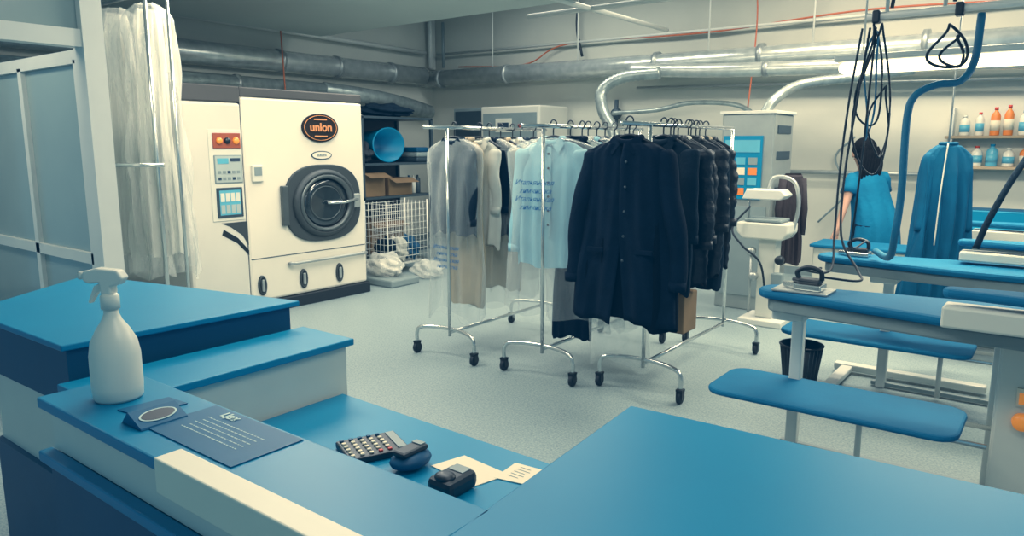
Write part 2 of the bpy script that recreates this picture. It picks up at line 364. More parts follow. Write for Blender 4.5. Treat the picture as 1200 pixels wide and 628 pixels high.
MB().bev(FX+.02,FX+.032,3.66,3.945,1.3,1.56,.006,GREYP).obj('control_panel',cf)
a=MB();a.box(FX+.03,FX+.034,3.67,3.935,1.31,1.55,PGREY);a.box(FX+.033,FX+.037,3.69,3.80,1.48,1.53,LBLUE);a.box(FX+.033,FX+.037,3.82,3.92,1.5,1.53,INK)
for i in range(5):
    for j in range(2):a.box(FX+.033,FX+.037,3.69+i*.048,3.72+i*.048,1.33+j*.06,1.355+j*.06,GREYP if (i+j)%3 else INK)
a.obj('display_and_keys',cf)
MB().bev(FX+.02,FX+.032,3.665,3.93,.98,1.26,.006,DGREY).obj('screen_frame',cf)
a=MB();a.box(FX+.031,FX+.034,3.69,3.905,1.005,1.235,LBLUE)
for i in range(4):
    a.box(FX+.033,FX+.036,3.70+.052*i,3.74+.052*i,1.02,1.1,PGREY);a.box(FX+.033,FX+.036,3.70+.052*i,3.74+.052*i,1.13,1.21,WHITEL)
a.obj('touch_screen',cf)
MB().prism([(3.7,.93),(3.97,.93),(3.97,.7),(3.91,.8),(3.79,.89)],FX+.012,FX+.018,MACHD,axis='x').obj('swoosh_decal',E,'dark swoosh graphic on the control column')
MB().prism([(3.72,.87),(3.86,.78),(3.97,.65),(3.97,.60),(3.85,.73),(3.7,.82)],FX+.012,FX+.018,BLACK,axis='x').obj('swoosh_decal',E)
# ------------------------------------------------------------ counters
E=thing('reception_ledge','raised reception ledge with blue top and white front panel','counter',(-1.2,.69,0))
MB().bev(-1.77,-.65,.58,.8,1.075,1.1,.004,BLUE).obj('countertop',E)
MB().box(-1.75,-.66,.6,.78,.98,1.075,WHITEL).obj('upper_panel',E)
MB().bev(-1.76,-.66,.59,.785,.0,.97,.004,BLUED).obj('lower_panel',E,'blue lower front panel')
MB().bev(-1.765,-.66,.57,.60,.955,.98,.004,BLUE).obj('edge_trim',E)
MB().bev(-1.235,-.66,.573,.625,1.04,1.107,.003,CREAM).obj('upstand',E,'slim cream strip on the customer edge')
E=thing('service_counter','large bright blue service counter top','counter',(.2,.9,0))
MB().prism([(-.645,.58),(1.6,.58),(1.6,1.36),(-.0,1.36),(-.70,1.335)],1.06,1.1,BLUE).obj('countertop',E,bevel=.004)
MB().box(-.60,1.5,.66,1.28,0,1.06,WHITEL).obj('cabinet_body',E)
E=thing('work_desk','lower blue staff desk behind the reception ledge','desk',(-1.4,1.2,0))
MB().prism([(-2.045,.82),(-.72,.82),(-.72,1.62),(-1.1,1.62),(-2.045,1.65)],.72,.75,BLUE).obj('desktop',E,bevel=.003)
MB().box(-.78,-.74,.84,1.5,.0,.72,WHITEL).obj('side_panel',E)
MB().box(-2.02,-1.98,.84,1.6,0,.72,WHITEL).obj('side_panel',E)
E=thing('partition_ledge','narrow blue-topped white partition beside the staff desk','counter',(-2.2,1.3,0))
MB().bev(-2.33,-2.03,.82,1.7,.925,.95,.004,BLUE).obj('ledge_top',E)
MB().box(-2.3,-2.055,.82,1.68,0,.925,WHITEL).obj('ledge_panel',E)
E=thing('blue_cabinet_counter','wide blue cabinet counter with white lower panels','counter',(-3,1.2,0))
MB().prism([(-2.345,1.7),(-3.62,1.45),(-3.17,.85),(-2.38,.86)],1.03,1.05,BLUE).obj('countertop',E,bevel=.004)
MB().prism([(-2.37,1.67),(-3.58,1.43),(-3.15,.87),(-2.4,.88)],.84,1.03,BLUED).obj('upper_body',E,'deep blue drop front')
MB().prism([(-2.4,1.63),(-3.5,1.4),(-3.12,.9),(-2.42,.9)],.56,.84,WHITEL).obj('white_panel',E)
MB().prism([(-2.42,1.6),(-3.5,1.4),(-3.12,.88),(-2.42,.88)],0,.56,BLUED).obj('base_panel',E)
# ------------------------------------------------------------ ledge items
E=thing('spray_bottle','white plastic trigger spray bottle standing on the blue ledge','spray bottle',(-1.62,.69,1.101))
prof=[(.046,0),(.05,.006),(.0515,.03),(.051,.1),(.046,.13),(.034,.155),(.021,.175),(.015,.19),(.015,.205)]
MB().lathe((-1.62,.69,1.101),prof,BOTTLE,32).obj('bottle_body',E)
MB().lathe((-1.62,.69,1.302),[(.019,0),(.019,.028),(.014,.034)],BOTTLE,20).obj('collar',E)
RZ=Matrix.Rotation(math.radians(30),4,'Z')
h=MB();h.prism([(-.052,.262),(-.05,.283),(-.02,.29),(.03,.286),(.042,.27),(.03,.255),(.012,.25),(.012,.232),(-.012,.232),(-.014,.258),(-.04,.256)],-.013,.013,BOTTLE,axis='y')
hh=h.obj('spray_head',None,mtx=RZ,bevel=.004);hh.parent=E
h=MB();h.prism([(-.018,.256),(-.03,.25),(-.046,.215),(-.043,.212),(-.026,.236),(-.014,.24)],-.007,.007,BOTTLE,axis='y')
t_=h.obj('trigger',None,mtx=RZ);t_.parent=hh
h=MB();h.cyl((-.066,0,.272),(-.05,0,.272),.009,BOTTLE);t_=h.obj('nozzle',None,mtx=RZ);t_.parent=hh
E=thing('counter_mat','glossy blue printed information mat lying on the ledge','mat',(-1.22,.7,1.101))
MB().box(-1.4,-1.1,.64,.79,1.1005,1.1025,MATB).obj('mat_sheet',E)
text('Цех',(-1.335,.768,1.104),(1,0,0),(0,1,0),.028,PALEINK,'mat_heading',E,align='LEFT',depth=.0004,offset=.001)
a=MB()
random.seed(3)
for j in range(5):
    x=-1.35+.006*(j%2)
    while x<-1.14:
        w=random.uniform(.004,.012)
        if x+w>-1.15:break
        a.box(x,x+w,.742-j*.014,.7445-j*.014,1.1027,1.1031,PALEINK);x+=w+.003
a.obj('mat_text_lines',E)
E=thing('business_card_holder','small glossy blue card stand with dark oval emblem','card holder',(-1.42,.67,1.1))
MB().prism([(-1.465,1.101),(-1.385,1.101),(-1.387,1.105),(-1.435,1.126),(-1.44,1.126)],.625,.72,MATB,axis='y').obj('card_stand',E)
a=MB()
a.prism([(.014*math.cos(2*pi*i/24),.034*math.sin(2*pi*i/24)) for i in range(24)],0,.0012,BLACK)
a.prism([(.017*math.cos(2*pi*i/24)-.0,.038*math.sin(2*pi*i/24)) for i in range(24)],0,.0006,PALEINK)
R=Matrix.Rotation(math.atan2(.021,.048),4,'Y')
o=a.obj('card_picture',None,mtx=Matrix.Translation((.0095,0.002,.0165))@R);o.parent=E
E=thing('leaflet','blue folded leaflet lying on the ledge','leaflet',(-1.5,.7,1.1))
MB().prism([(-1.54,.65),(-1.47,.66),(-1.46,.76),(-1.53,.755)],1.1005,1.103,MATB).obj('leaflet_sheet',E)
E=thing('calculator','black desk calculator with pale and red keys on the staff desk','calculator',(-1.57,1.37,.751),math.radians(-24))
E.scale=(1.15,1.15,1.15)
c=MB();c.bev(-.065,.065,-.08,.08,0,.018,.004,BLACK);cb=c.obj('calculator_body',None,mtx=Matrix.Identity(4));cb.parent=E
c=MB();c.box(-.055,.055,.052,.074,.018,.021,GREYP);o=c.obj('display',None,mtx=Matrix.Identity(4));o.parent=E
for i in range(6):
    for j in range(5):
        c=MB();c.bev(-.057+i*.0205,-.047+i*.0205,-.072+j*.024,-.061+j*.024,.018,.023,.002,RED if (i==5 and j>2) else (BLUED if i==0 else PAPER));o=c.obj('key',None,mtx=Matrix.Identity(4));o.parent=E
E=thing('desk_telephone','rounded navy desk telephone beside the calculator','telephone',(-1.40,1.36,.751))
MB().ell((-1.40,1.36,.776),(.05,.068,.025),BLUED,20).obj('telephone_body',E)
MB().bev(-1.425,-1.375,1.31,1.41,.795,.812,.008,BLACK).obj('handset',E)
MB().box(-1.42,-1.385,1.385,1.405,.812,.815,GREYP).obj('screen',E)
E=thing('card_terminal','small black card payment terminal on the desk','card terminal',(-1.22,1.33,.75))
MB().bev(-1.255,-1.17,1.27,1.385,.751,.80,.016,BLACK).obj('terminal_body',E)
MB().ell((-1.213,1.30,.80),(.03,.026,.012),BLACK).obj('paper_dome',E)
MB().box(-1.238,-1.188,1.34,1.375,.8005,.802,GREYP).obj('screen',E)
for i,(pts,lb) in enumerate((([(-1.36,1.40),(-1.18,1.38),(-1.15,1.49),(-1.33,1.51)],'cream paper sheet lying on the staff desk'),([(-1.17,1.45),(-1.07,1.47),(-1.08,1.57),(-1.18,1.56)],'small printed receipt slip on the staff desk'),([(-1.1,1.2),(-.9,1.22),(-.9,1.3),(-1.1,1.28)],'cream paper strip under the counter edge'))):
    E=thing('paper_sheet',lb,'paper',(sum(p[0] for p in pts)/4,sum(p[1] for p in pts)/4,.7505))
    MB().prism(pts,.7505+i*.0005,.7525+i*.0005,PAPER).obj('sheet',E)
    if i==1:
        a=MB()
        for j in range(5):a.box(-1.15,-1.115+.008*(j%2),1.484+j*.015,1.4858+j*.015,.7536,.754,GREYP)
        a.obj('printed_lines',E)
# ------------------------------------------------------------ garment racks
def rack(cx,y0,y1,label,pole_y,ry1):
    E=thing('garment_rack',label,'garment rack',(cx,pole_y,0),group='wheeled garment racks')
    zt=1.78
    MB().cyl((cx,y0-.15,zt),(cx,y1+.1,zt),.014,CHROME).obj('hanging_rail',E)
    for y in (pole_y,ry1):
        MB().cyl((cx,y,.17),(cx,y,zt),.013,CHROME).obj('upright_pole',E)
        P=smoothpts([(cx-.3,y-.06,.09),(cx-.3,y-.06,.17),(cx-.26,y-.05,.215),(cx-.1,y,.225),(cx+.1,y,.225),(cx+.26,y-.05,.215),(cx+.3,y-.06,.17),(cx+.3,y-.06,.09)],6)
        MB().tube(P,.015,CHROME).obj('foot_hoop',E)
        for s_ in (-1,1):
            xx=cx+s_*.3
            c=MB();c.box(xx-.022,xx+.022,y-.085,y-.035,.085,.098,BLACK).box(xx-.022,xx-.017,y-.08,y-.04,.03,.09,BLACK).box(xx+.017,xx+.022,y-.08,y-.04,.03,.09,BLACK)
            q=c.obj('castor',E)
            MB().lathe((xx,y-.06,.042),[(.001,-.015),(.03,-.015),(.041,-.012),(.041,.012),(.03,.015),(.001,.015)],BLACKM,20,'x').obj('wheel',q)
    MB().cyl((cx,pole_y,.2),(cx,ry1,.2),.013,CHROME).obj('lower_bar',E)
    return E
rack(-3.75,4.0,5.3,'chrome wheeled garment rack with dark shirts in plastic',4.1,5.35)
rack(-2.9,4.05,5.5,'chrome wheeled garment rack with pale blue shirts',4.15,5.55)
rack(-2.16,4.05,5.6,'chrome wheeled garment rack loaded with dark coats',4.28,5.7)
def hook_pts():
    return [(0,0,-.1),(0,0,-.035),(.014,0,-.02),(.024,0,0.002),(.016,0,.02),(0,0,.028),(-.016,0,.02),(-.024,0,.002)]
HB=MB();HB.tube(smoothpts(hook_pts(),5),.005,BLACK,6)
HA=MB();HA.tube(smoothpts([(-.2,0,-.17),(-.1,0,-.115),(0,0,-.085),(.1,0,-.115),(.2,0,-.17)],5),.01,BLACK,6)
hanger0=None
def hanger(x,y,z,rot=0):
    global hanger0
    if hanger0 is None:
        e=thing('clothes_hanger','black clothes hanger hooked over the chrome rail','hanger',(0,0,0),0,'hangers on the garment racks')
        HB.obj('hook',e);HA.obj('hanger_arms',e);hanger0=e;e.location=(x,y,z);e.rotation_euler=(0,0,rot);return e
    return copy_thing(hanger0,(x,y,z),rot)
def bodymesh(w,h,dep,mt,seed,puff=0,foldk=5,flare=.0,top=.075,seg=64,nz=34,hem=0,fold=1,cr=0,loose=0):
    rnd=random.Random(seed);ph=[rnd.uniform(0,6.28) for _ in range(8)]
    vs=[];fs=[]
    for i in range(nz+1):
        t=i/nz;s=h*(t**1.15)
        if s<.12:
            k=s/.12;hw=top+(w/2-top)*(math.sin(k*pi/2))**.8
        else:
            k=(s-.12)/max(.01,h-.12);hw=w/2*(1-.1*math.sin(pi*min(1,k*1.4))*(1-puff))+flare*k
        hd=dep/2*(.45+.55*min(1,s/.2))
        if puff:
            q=abs(math.sin(s*pi/.085));hd*=.8+.3*q;hw*=.96+.05*q
        fa=.22*min(1,s/h*1.6)*fold
        for j in range(seg):
            a=2*pi*j/seg;ca,sa=math.cos(a),math.sin(a)
            x=hw*math.copysign(abs(ca)**.75,ca);y=hd*math.copysign(abs(sa)**.8,sa)
            y*=1+fa*1.6*math.sin(foldk*2*x/w*3+ph[0]+t*1.5)+fa*.6*math.sin(11*x/w*2+ph[1]-t*2)
            x+=.012*math.sin(t*7+ph[2])*(t)
            zz=-s+.012*math.sin(x*14+ph[3])*t+hem*x*t
            if cr and not loose:
                d=cr*min(1,s*5)*(math.sin(7*a+s*1.7+ph[4])+.6*math.sin(13*a-s*2.6+ph[6])+.35*math.sin(19*a+s*4+ph[5])+.3*math.sin(3*a+s*6+ph[7]))
                x+=ca*d*.6;y+=sa*d;zz+=.02*math.sin(4*a+ph[5])*t
            elif cr:
                # loose bag: few broad folds that change direction plus diagonal creases
                d=cr*min(1,s*5)*(math.sin(3*a+s*3.1+ph[4])+.7*math.sin(5*a-s*4.3+ph[6])+.4*math.sin(9*a+s*7+ph[5])+.35*math.sin(s*11+2*a+ph[7]))
                x+=ca*d;y+=sa*d;zz+=.04*math.sin(3*a+ph[5])*t
            if i==0:zz-=.02*(sa<0)
            vs.append((x,y,zz))
    for i in range(nz):
        for j in range(seg):fs.append((i*seg+j,i*seg+(j+1)%seg,(i+1)*seg+(j+1)%seg,(i+1)*seg+j))
    m=MB();m.add(vs,fs,mt,True)
    return m
def garment(name,label,cat,x,y,w,h,dep,mt,sleeve=.55,splay=.05,seed=1,rot=0,puff=0,buttons=None,collar=None,group='clothes on the garment racks',ztop=1.69,hang=True,flare=0,cuffm=None,pocket=False,hem=0,srad=1,blen=1,openf=False):
    E=thing(name,label,cat,(x,y,ztop),rot,group)
    I=Matrix.Identity(4)
    def put(m,n,lb=None):
        o=m.obj(n,None,lb,mtx=I);o.parent=E;return o
    put(bodymesh(w,h,dep,LINING if openf else mt,seed,puff,flare=flare,hem=hem,cr=.004),'garment_body')
    if openf:
        for s_ in (-1,1):
            vs=[];fs=[];nu,nv=18,28
            for j in range(nv+1):
                t=j/nv;s=.03+(h+.02-(.04 if s_>0 else 0)-.03)*t
                hw=(.075+(w/2-.075)*(math.sin(min(1,s/.12)*pi/2))**.8) if s<.12 else w/2*(1-.1*math.sin(pi*min(1,(s-.12)/(h-.12)*1.4)))+flare*(s-.12)/(h-.12)
                gap=(.03*(1-s/.14) if s<.14 else 0)+(.0+.05*max(0,t-.5)/.5)
                if s_>0:gap-=.014
                for i in range(nu+1):
                    u=i/nu;xx=gap+(hw*1.02-gap)*u
                    yy=-(dep/2*1.12+.016)*math.sqrt(max(0.02,1-(xx/(hw*1.04))**2))-.012*t-.016*(.3+t)*math.sin(u*9+s_*2+t*3)-.006*math.sin(u*21-t*5)-(.008 if s_>0 else 0)
                    vs.append((s_*xx,yy,-s+hem*s_*xx*t+.012*math.sin(u*7)*t))
            for j in range(nv):
                for i in range(nu):fs.append((j*(nu+1)+i,j*(nu+1)+i+1,(j+1)*(nu+1)+i+1,(j+1)*(nu+1)+i))
            m=MB();m.add(vs,fs,mt,True);o=put(m,'front_panel');o.modifiers.new('s','SOLIDIFY').thickness=.006
        for i in range(5):
            b_=MB();b_.lathe((.03,-dep*.5-.042-.006*i,-.14-i*.15),[(.001,0),(.008,0),(.008,-.004),(.001,-.005)],DGREY,10,'y');put(b_,'button')
    if sleeve:
        for s_ in (-1,1):
            P=[];R=[];n=26
            for i in range(n+1):
                t=i/n
                P.append((s_*(w/2-.055+splay*math.sin(t*pi/2)+.03*t)+.008*math.sin(t*8+seed*2+s_),-.008*math.sin(t*9+seed)-.01-.02*t,-.07-sleeve*t))
                r=(.072-.02*t+.003*math.sin(t*17+seed+s_))*srad
                if puff:r*=.9+.18*abs(math.sin(t*sleeve*pi/.085))
                if i==0:r=.045*srad
                R.append(r)
            m=MB();m.tube(P,R,mt,18,sx=1,sy=min(1,dep/.14));sl=put(m,'sleeve')
            cu=MB();p=P[-1];cu.tube([(p[0],p[1],p[2]+.05),(p[0],p[1],p[2]-.005)],R[-1]*1.06,cuffm or mt,18,sx=1,sy=min(1,dep/.14))
            o=cu.obj('cuff',None,mtx=I);o.parent=sl
    cm=collar or mt
    m=MB();P=[(.078*math.cos(a),(.045)*math.sin(a),.005-.03*(1 if math.sin(a)<0 else 0)*abs(math.sin(a))) for a in [2*pi*i/24 for i in range(24)]]
    m.tube(P,.02,cm,8,closed=True)
    e_=.02 if openf else 0
    for s_ in (-1,1):
        m.add([(s_*.075,-.045-e_,.02),(s_*.02,-dep/2-.01-e_,-.035),(s_*.07,-dep/2-.012-e_,-.1),(s_*.115,-.05-e_,-.03)],[(0,1,2,3)],cm)
    put(m,'collar')
    if pocket:
        for s_ in (-1,1):
            m=MB();m.bev(s_*.16-.055,s_*.16+.055,-dep*.72-.02,-dep*.62-.02,-.70,-.67,.004,mt);put(m,'pocket_flap')
    if buttons:
        m=MB();L=(h-.12)*blen
        m.add([(-.018,-dep*.62,-.05),(.018,-dep*.62,-.05),(.018,-dep*.72,-.05-L*.9),(-.018,-dep*.72,-.05-L*.9)],[(0,1,2,3)],mt);put(m,'button_placket')
        for i in range(buttons):
            z=-.1-i*L*.85/buttons
            b_=MB();b_.lathe((0,-dep*.7,z),[(.001,0),(.009,0),(.009,-.004),(.001,-.005)],cm if cm!=mt else BLACK,10,'y');put(b_,'button')
    if hang:hanger(x,y,1.797,rot)
    return E
def pbag(x,y,w,h,dep,label='clear plastic dry-cleaning cover hanging over the clothes',ztop=1.71,mt=None,seed=0,rot=0,txt=None,tz=-.4,grp='plastic garment covers',flare=.0,cr=.008,tx=0):
    E=thing('garment_cover',label,'garment cover',(x,y,ztop),rot,grp)
    o=bodymesh(w,h,dep,mt or FILM,seed,foldk=3,top=.04,flare=flare,fold=.4,cr=cr,seg=120,nz=60,loose=1).obj('plastic_sleeve',None,mtx=Matrix.Identity(4));o.parent=E
    if txt:
        for k,(t,sz,dz) in enumerate(txt):
            q=text(t,(tx+.008*(k%2),-dep*.5-.04,tz-dz),(1,0,0),(0,0,1),sz,INKB,'printed_lettering',None,depth=.0006,shear=.35,offset=.0003);q.parent=E
    return E
LG=[('Итальянская',.042,0),('химчистка',.042,.05),('Итальянская',.042,.1),('химчистка',.042,.15)]
rr_=random.Random(12)
# rack 1
x1=-3.80
garment('shirt','dark navy jacket hanging first on the chrome rack','jacket',x1,4.24,.44,.72,.1,DARKC,.58,.0,1,buttons=5,srad=.85)
pbag(x1,4.24,.54,1.42,.2,seed=3,txt=LG,tz=-.84,tx=.02,mt=FILM,label='long printed plastic cover over a dark jacket')
garment('trousers','beige trousers hanging under a plastic cover','trousers',x1+.02,4.33,.40,1.30,.05,BEIGE,0,0,3,hang=False)
for i,(mt,w,h) in enumerate(((WHITEC,.4,.8),(NAVY,.42,.8),(BEIGE,.42,1.15),(WHITEC,.42,.85),(DARKC,.44,.9),(WHITEC,.42,.8))):
    garment('shirt',['white','dark navy','beige','white','charcoal','white'][i]+' garment hanging along the chrome rack','shirt',x1+.05+rr_.uniform(-.02,.03),4.48+i*.14,w,h*rr_.uniform(.95,1.1),.075,mt,.5,.0,i+10,rot=rr_.uniform(-.12,.12),srad=.85)
pbag(x1+.07,4.62,.52,1.38,.1,seed=5,mt=FILM,rot=.05);pbag(x1+.07,4.9,.52,1.32,.1,seed=8,mt=FILM);pbag(x1+.05,5.18,.48,1.2,.09,seed=9)
# rack 2
x2=-2.92
garment('shirt','pale blue collared shirt under printed plastic on the chrome rack','shirt',x2,4.3,.56,.90,.1,LSHIRT,.74,.05,2,buttons=6,rot=.1,flare=.02,blen=.9,srad=.9)
pbag(x2,4.3,.76,1.3,.22,seed=6,txt=[('Итальянская',.05,.0),('химчистка',.05,.058),('Итальянская',.05,.116),('химчистка',.05,.174)],tz=-.32,tx=-.07,mt=FILM,label='printed plastic cover over a pale blue shirt',rot=.1,cr=.009)
for i,(mt,w,h,sl) in enumerate(((LSHIRT,.5,.86,.55),(WHITEC,.48,.8,.5),(LSHIRT,.5,.9,.5),(DARKC,.46,.7,.5),(WHITEC,.46,.8,.5),(LSHIRT,.46,.85,.5),(NAVY,.46,.9,.55),(WHITEC,.46,.8,.5))):
    garment('shirt',['pale blue','white','pale blue','charcoal','white','pale blue','navy','white'][i]+' shirt hanging in the row on the chrome rack','shirt',x2+.05+rr_.uniform(-.03,.04),4.48+i*.122,w,h*rr_.uniform(.95,1.12),.07,mt,sl,.02,i+30,rot=rr_.uniform(-.13,.13),srad=.9)
garment('trousers','dark checked trousers hanging low behind the pale shirt','trousers',-2.80,4.40,.34,1.44,.04,NAVY,0,0,7,hang=False)
for i in range(3):pbag(x2+.06,4.54+i*.25,.58,1.4+.05*i,.1,seed=11+i,mt=FILM,rot=.08*(i-1))
# rack 3
x3=-2.16
garment('coat','dark navy soft coat with small collar on the rack','coat',x3-.02,4.04,.56,1.14,.15,NAVY,.84,.10,4,rot=.12,flare=.07,pocket=True,hem=-.1,openf=True)
for i,(nm,mt,w,h,pf,lb) in enumerate((('coat',DARKC,.5,1.0,0,'charcoal coat hanging behind the navy coat'),('puffer_jacket',PUFF,.56,.92,1,'black quilted puffer jacket on the crowded rack'),('puffer_jacket',PUFF,.56,1.0,1,'long black quilted puffer jacket on the crowded rack'),('jacket',WHITEC,.42,.8,0,'white jacket hanging in the dark row'),('puffer_jacket',PUFF,.54,.96,1,'dark quilted puffer jacket in the middle of the rack'),('jacket',STRIPE,.46,.85,0,'black and cream striped jacket on the rack'),('coat',DARKC,.48,1.05,0,'charcoal coat hanging in the row'),('jacket',BEIGE,.44,.8,0,'beige jacket hanging in the row'),('coat',PUFF,.46,.95,1,'black padded coat at the end of the rack'))):
    garment(nm,lb,'coat' if nm=='coat' else 'jacket',x3+.03-.008*i+rr_.uniform(-.025,.025),4.40+i*.108,w,h*rr_.uniform(.93,1.05),.08,mt,.58*rr_.uniform(.95,1.1),.02,i+50,puff=pf,rot=rr_.uniform(-.14,.14))
pbag(x3-.2,4.3,.45,1.55,.1,seed=22,mt=FILM,label='long clear plastic cover hanging beside the navy coat')
settle(tag(MB().bev(-2.2,-1.98,4.5,4.72,.38,.66,.01,CARD).obj('paper_bag'),'small kraft paper bag hanging low under the coats','paper bag'))
# ------------------------------------------------------------ dress bags and rail
E=thing('garment_rail_stand','tall chrome rail stand holding bagged dresses','garment rack',(-5.15,2.6,0))
MB().cyl((-5.15,2.6,0),(-5.15,2.6,2.9),.015,CHROME).obj('upright_pole',E)
MB().cyl((-5.08,2.72,0),(-5.08,2.72,2.9),.012,CHROME).obj('upright_pole',E)
MB().cyl((-5.6,2.25,1.51),(-5.1,2.62,1.51),.014,CHROME).obj('cross_bar',E)
MB().cyl((-6.35,2.78,2.74),(-5.05,2.78,2.74),.014,CHROME).obj('hanging_rail',E)
MB().cyl((-5.4,2.35,.02),(-4.95,2.9,.02),.02,CHROME).obj('foot_bar',E)
for i,(x,y,w,h,fl,sd) in enumerate(((-5.98,2.78,.38,2.02,.08,1),(-5.60,2.84,.34,2.0,.06,2))):
    E=thing('wedding_dress','long white satin dress inside a milky plastic cover','dress',(x,y,2.66),.65,'bagged white dresses')
    o=bodymesh(w*.55,h-.14,.12,SATIN,sd,foldk=3,flare=fl,cr=.01,seg=120,nz=50).obj('dress_body',None,mtx=Matrix.Identity(4));o.parent=E
    pbag(x,y,w,h+.05,.26,'long crinkled translucent plastic cover over a white dress',2.7,FILMD,sd+40,.65,flare=fl+.02,grp='plastic covers over dresses',cr=.022)
# ------------------------------------------------------------ storage shelving
E=thing('storage_shelving','dark metal storage shelving beside the dry-cleaning machine','shelving',(-7.7,7.1,0))
for x in (-8.1,-7.4):
    for y in (6.45,7.75):MB().box(x-.02,x+.02,y-.02,y+.02,0,2.02,DGREY).obj('shelf_post',E)
for z in (.15,.93,1.38,2.0):MB().box(-8.12,-7.38,6.43,7.77,z,z+.03,DGREY).obj('shelf_board',E)
MB().box(-8.13,-8.11,6.43,7.77,.15,2.0,BLACK).obj('back_panel',E)
def blob(c,r,mt,seed,name,label,cat,grp=None):
    rnd=random.Random(seed);bm=bmesh.new();bmesh.ops.create_icosphere(bm,subdivisions=4,radius=1)
    ph=[rnd.uniform(0,6) for _ in range(6)]
    for v in bm.verts:
        n=v.co.copy();d=1+.16*math.sin(n.x*5+ph[0])*math.sin(n.y*6+ph[1])+.12*math.sin(n.z*9+ph[2]+n.x*7)+.07*math.sin(n.y*15+ph[3])
        v.co=Vector((c[0]+n.x*r[0]*d,c[1]+n.y*r[1]*d,c[2]+max(-.8,n.z)*r[2]*d))
    m=MB();m.add([v.co.copy() for v in bm.verts],[[q.index for q in f.verts] for f in bm.faces],mt,True);bm.free()
    return settle(tag(m.obj(name),label,cat,grp))
E=thing('plastic_tub','large teal blue plastic tub lying on the metal shelf','tub',(-7.6,7.0,1.411))
MB().lathe((-7.5,7.0,1.411+.24),[(.18,-.45),(.225,0),(.24,.02),(.22,.02),(.175,-.4),(.001,-.4)],BLUE,32,'x',1.25,1).obj('tub_shell',E)
blob((-7.65,6.62,1.54),(.2,.12,.15),BLACKM,31,'refuse_bag','black crumpled bag beside the blue tub','bag')
blob((-7.7,7.15,2.12),(.25,.4,.1),DARKC,32,'refuse_bag','dark folded cover on top of the shelving','bag')
for (y0,y1,z0,z1,lb) in ((6.5,6.88,.96,1.28,'open cardboard box on the storage shelf'),(6.95,7.4,.96,1.2,'brown cardboard box beside another box on the shelf'),(6.6,7.2,.18,.6,'brown cardboard box on the lowest shelf')):
    E=thing('cardboard_box',lb,'box',(-7.75,(y0+y1)/2,z0+.001))
    MB().bev(-8.0,-7.45,y0,y1,z0+.001,z1,.004,CARD).obj('box_body',E)
    MB().add([(-7.45,y0,z1),(-7.45,y1,z1),(-7.3,y1,z1-.06),(-7.3,y0,z1-.06)],[(0,1,2,3)],CARD).obj('box_flap',E)
for k in range(3):
    E=thing('folded_cloth','folded grey blue cloth stacked in the shelving','cloth',(-7.7,7.62,1.412+.07*k),group='folded cloths on the shelf')
    MB().bev(-7.95,-7.42,7.48,7.72,1.412+.07*k,1.481+.07*k,.02,(DGREY,GREYP,BLUED)[k]).obj('cloth_body',E)
for k in range(3):
    E=thing('detergent_can','small dark detergent can on the storage shelf','can',(-7.6,7.48+.09*k,.961),group='cans on the storage shelf')
    MB().lathe((-7.6,7.48+.09*k,.961),[(.035,0),(.04,.01),(.04,.2),(.015,.23),(.015,.26)],(BLUED,WHITEL,DGREY)[k],14).obj('can_body',E)
E=thing('wire_basket','compact chrome wire mesh basket on the floor','wire basket',(-6.98,6.65,.0))
m=MB();X0,X1,Y0,Y1=-7.2,-6.78,6.28,7.0
for k in range(10):
    z=.14+k*.085
    m.tube([(X0,Y0,z),(X1,Y0,z),(X1,Y1,z),(X0,Y1,z)],.004,ALU,6,closed=True)
for k in range(11):
    y=Y0+(Y1-Y0)*k/10;m.cyl((X1,y,.12),(X1,y,.92),.003,ALU,6);m.cyl((X0,y,.12),(X0,y,.92),.003,ALU,6)
for k in range(7):
    x=X0+(X1-X0)*k/6;m.cyl((x,Y0,.12),(x,Y0,.92),.003,ALU,6);m.cyl((x,Y1,.12),(x,Y1,.92),.003,ALU,6)
m.obj('wire_mesh',E)
for x in (X0,X1):
    for y in (Y0,Y1):MB().cyl((x,y,0),(x,y,.94),.01,ALU).obj('corner_post',E)
MB().box(X0+.01,X1-.01,Y0+.01,Y1-.01,.12,.13,ALU).obj('basket_floor',E)
for k in range(3):
    blob((-6.98,6.42+.21*k,.29),(.16,.09,.16),(DARKC,WHITEC,BLUED)[k],20+k,'stored_cloth','crumpled cloth inside the wire basket','cloth','cloths in the wire basket')
E=thing('plastic_tray','low grey tray holding plastic packaging beside the machine','tray',(-6.55,6.05,0))
MB().bev(-6.85,-6.15,5.74,6.2,.0,.09,.02,GREYP).obj('tray_body',E)
blob((-6.52,5.97,.21),(.26,.18,.14),FILMD,1,'plastic_bag','crumpled clear plastic bag in the low tray','bag')
blob((-6.5,6.0,.18),(.18,.13,.1),SATIN,4,'stored_cloth','crumpled white cloth in the low tray','cloth')
blob((-6.35,6.55,.1),(.2,.18,.11),FILMD,2,'plastic_bag','crumpled clear plastic bag on the floor','bag')
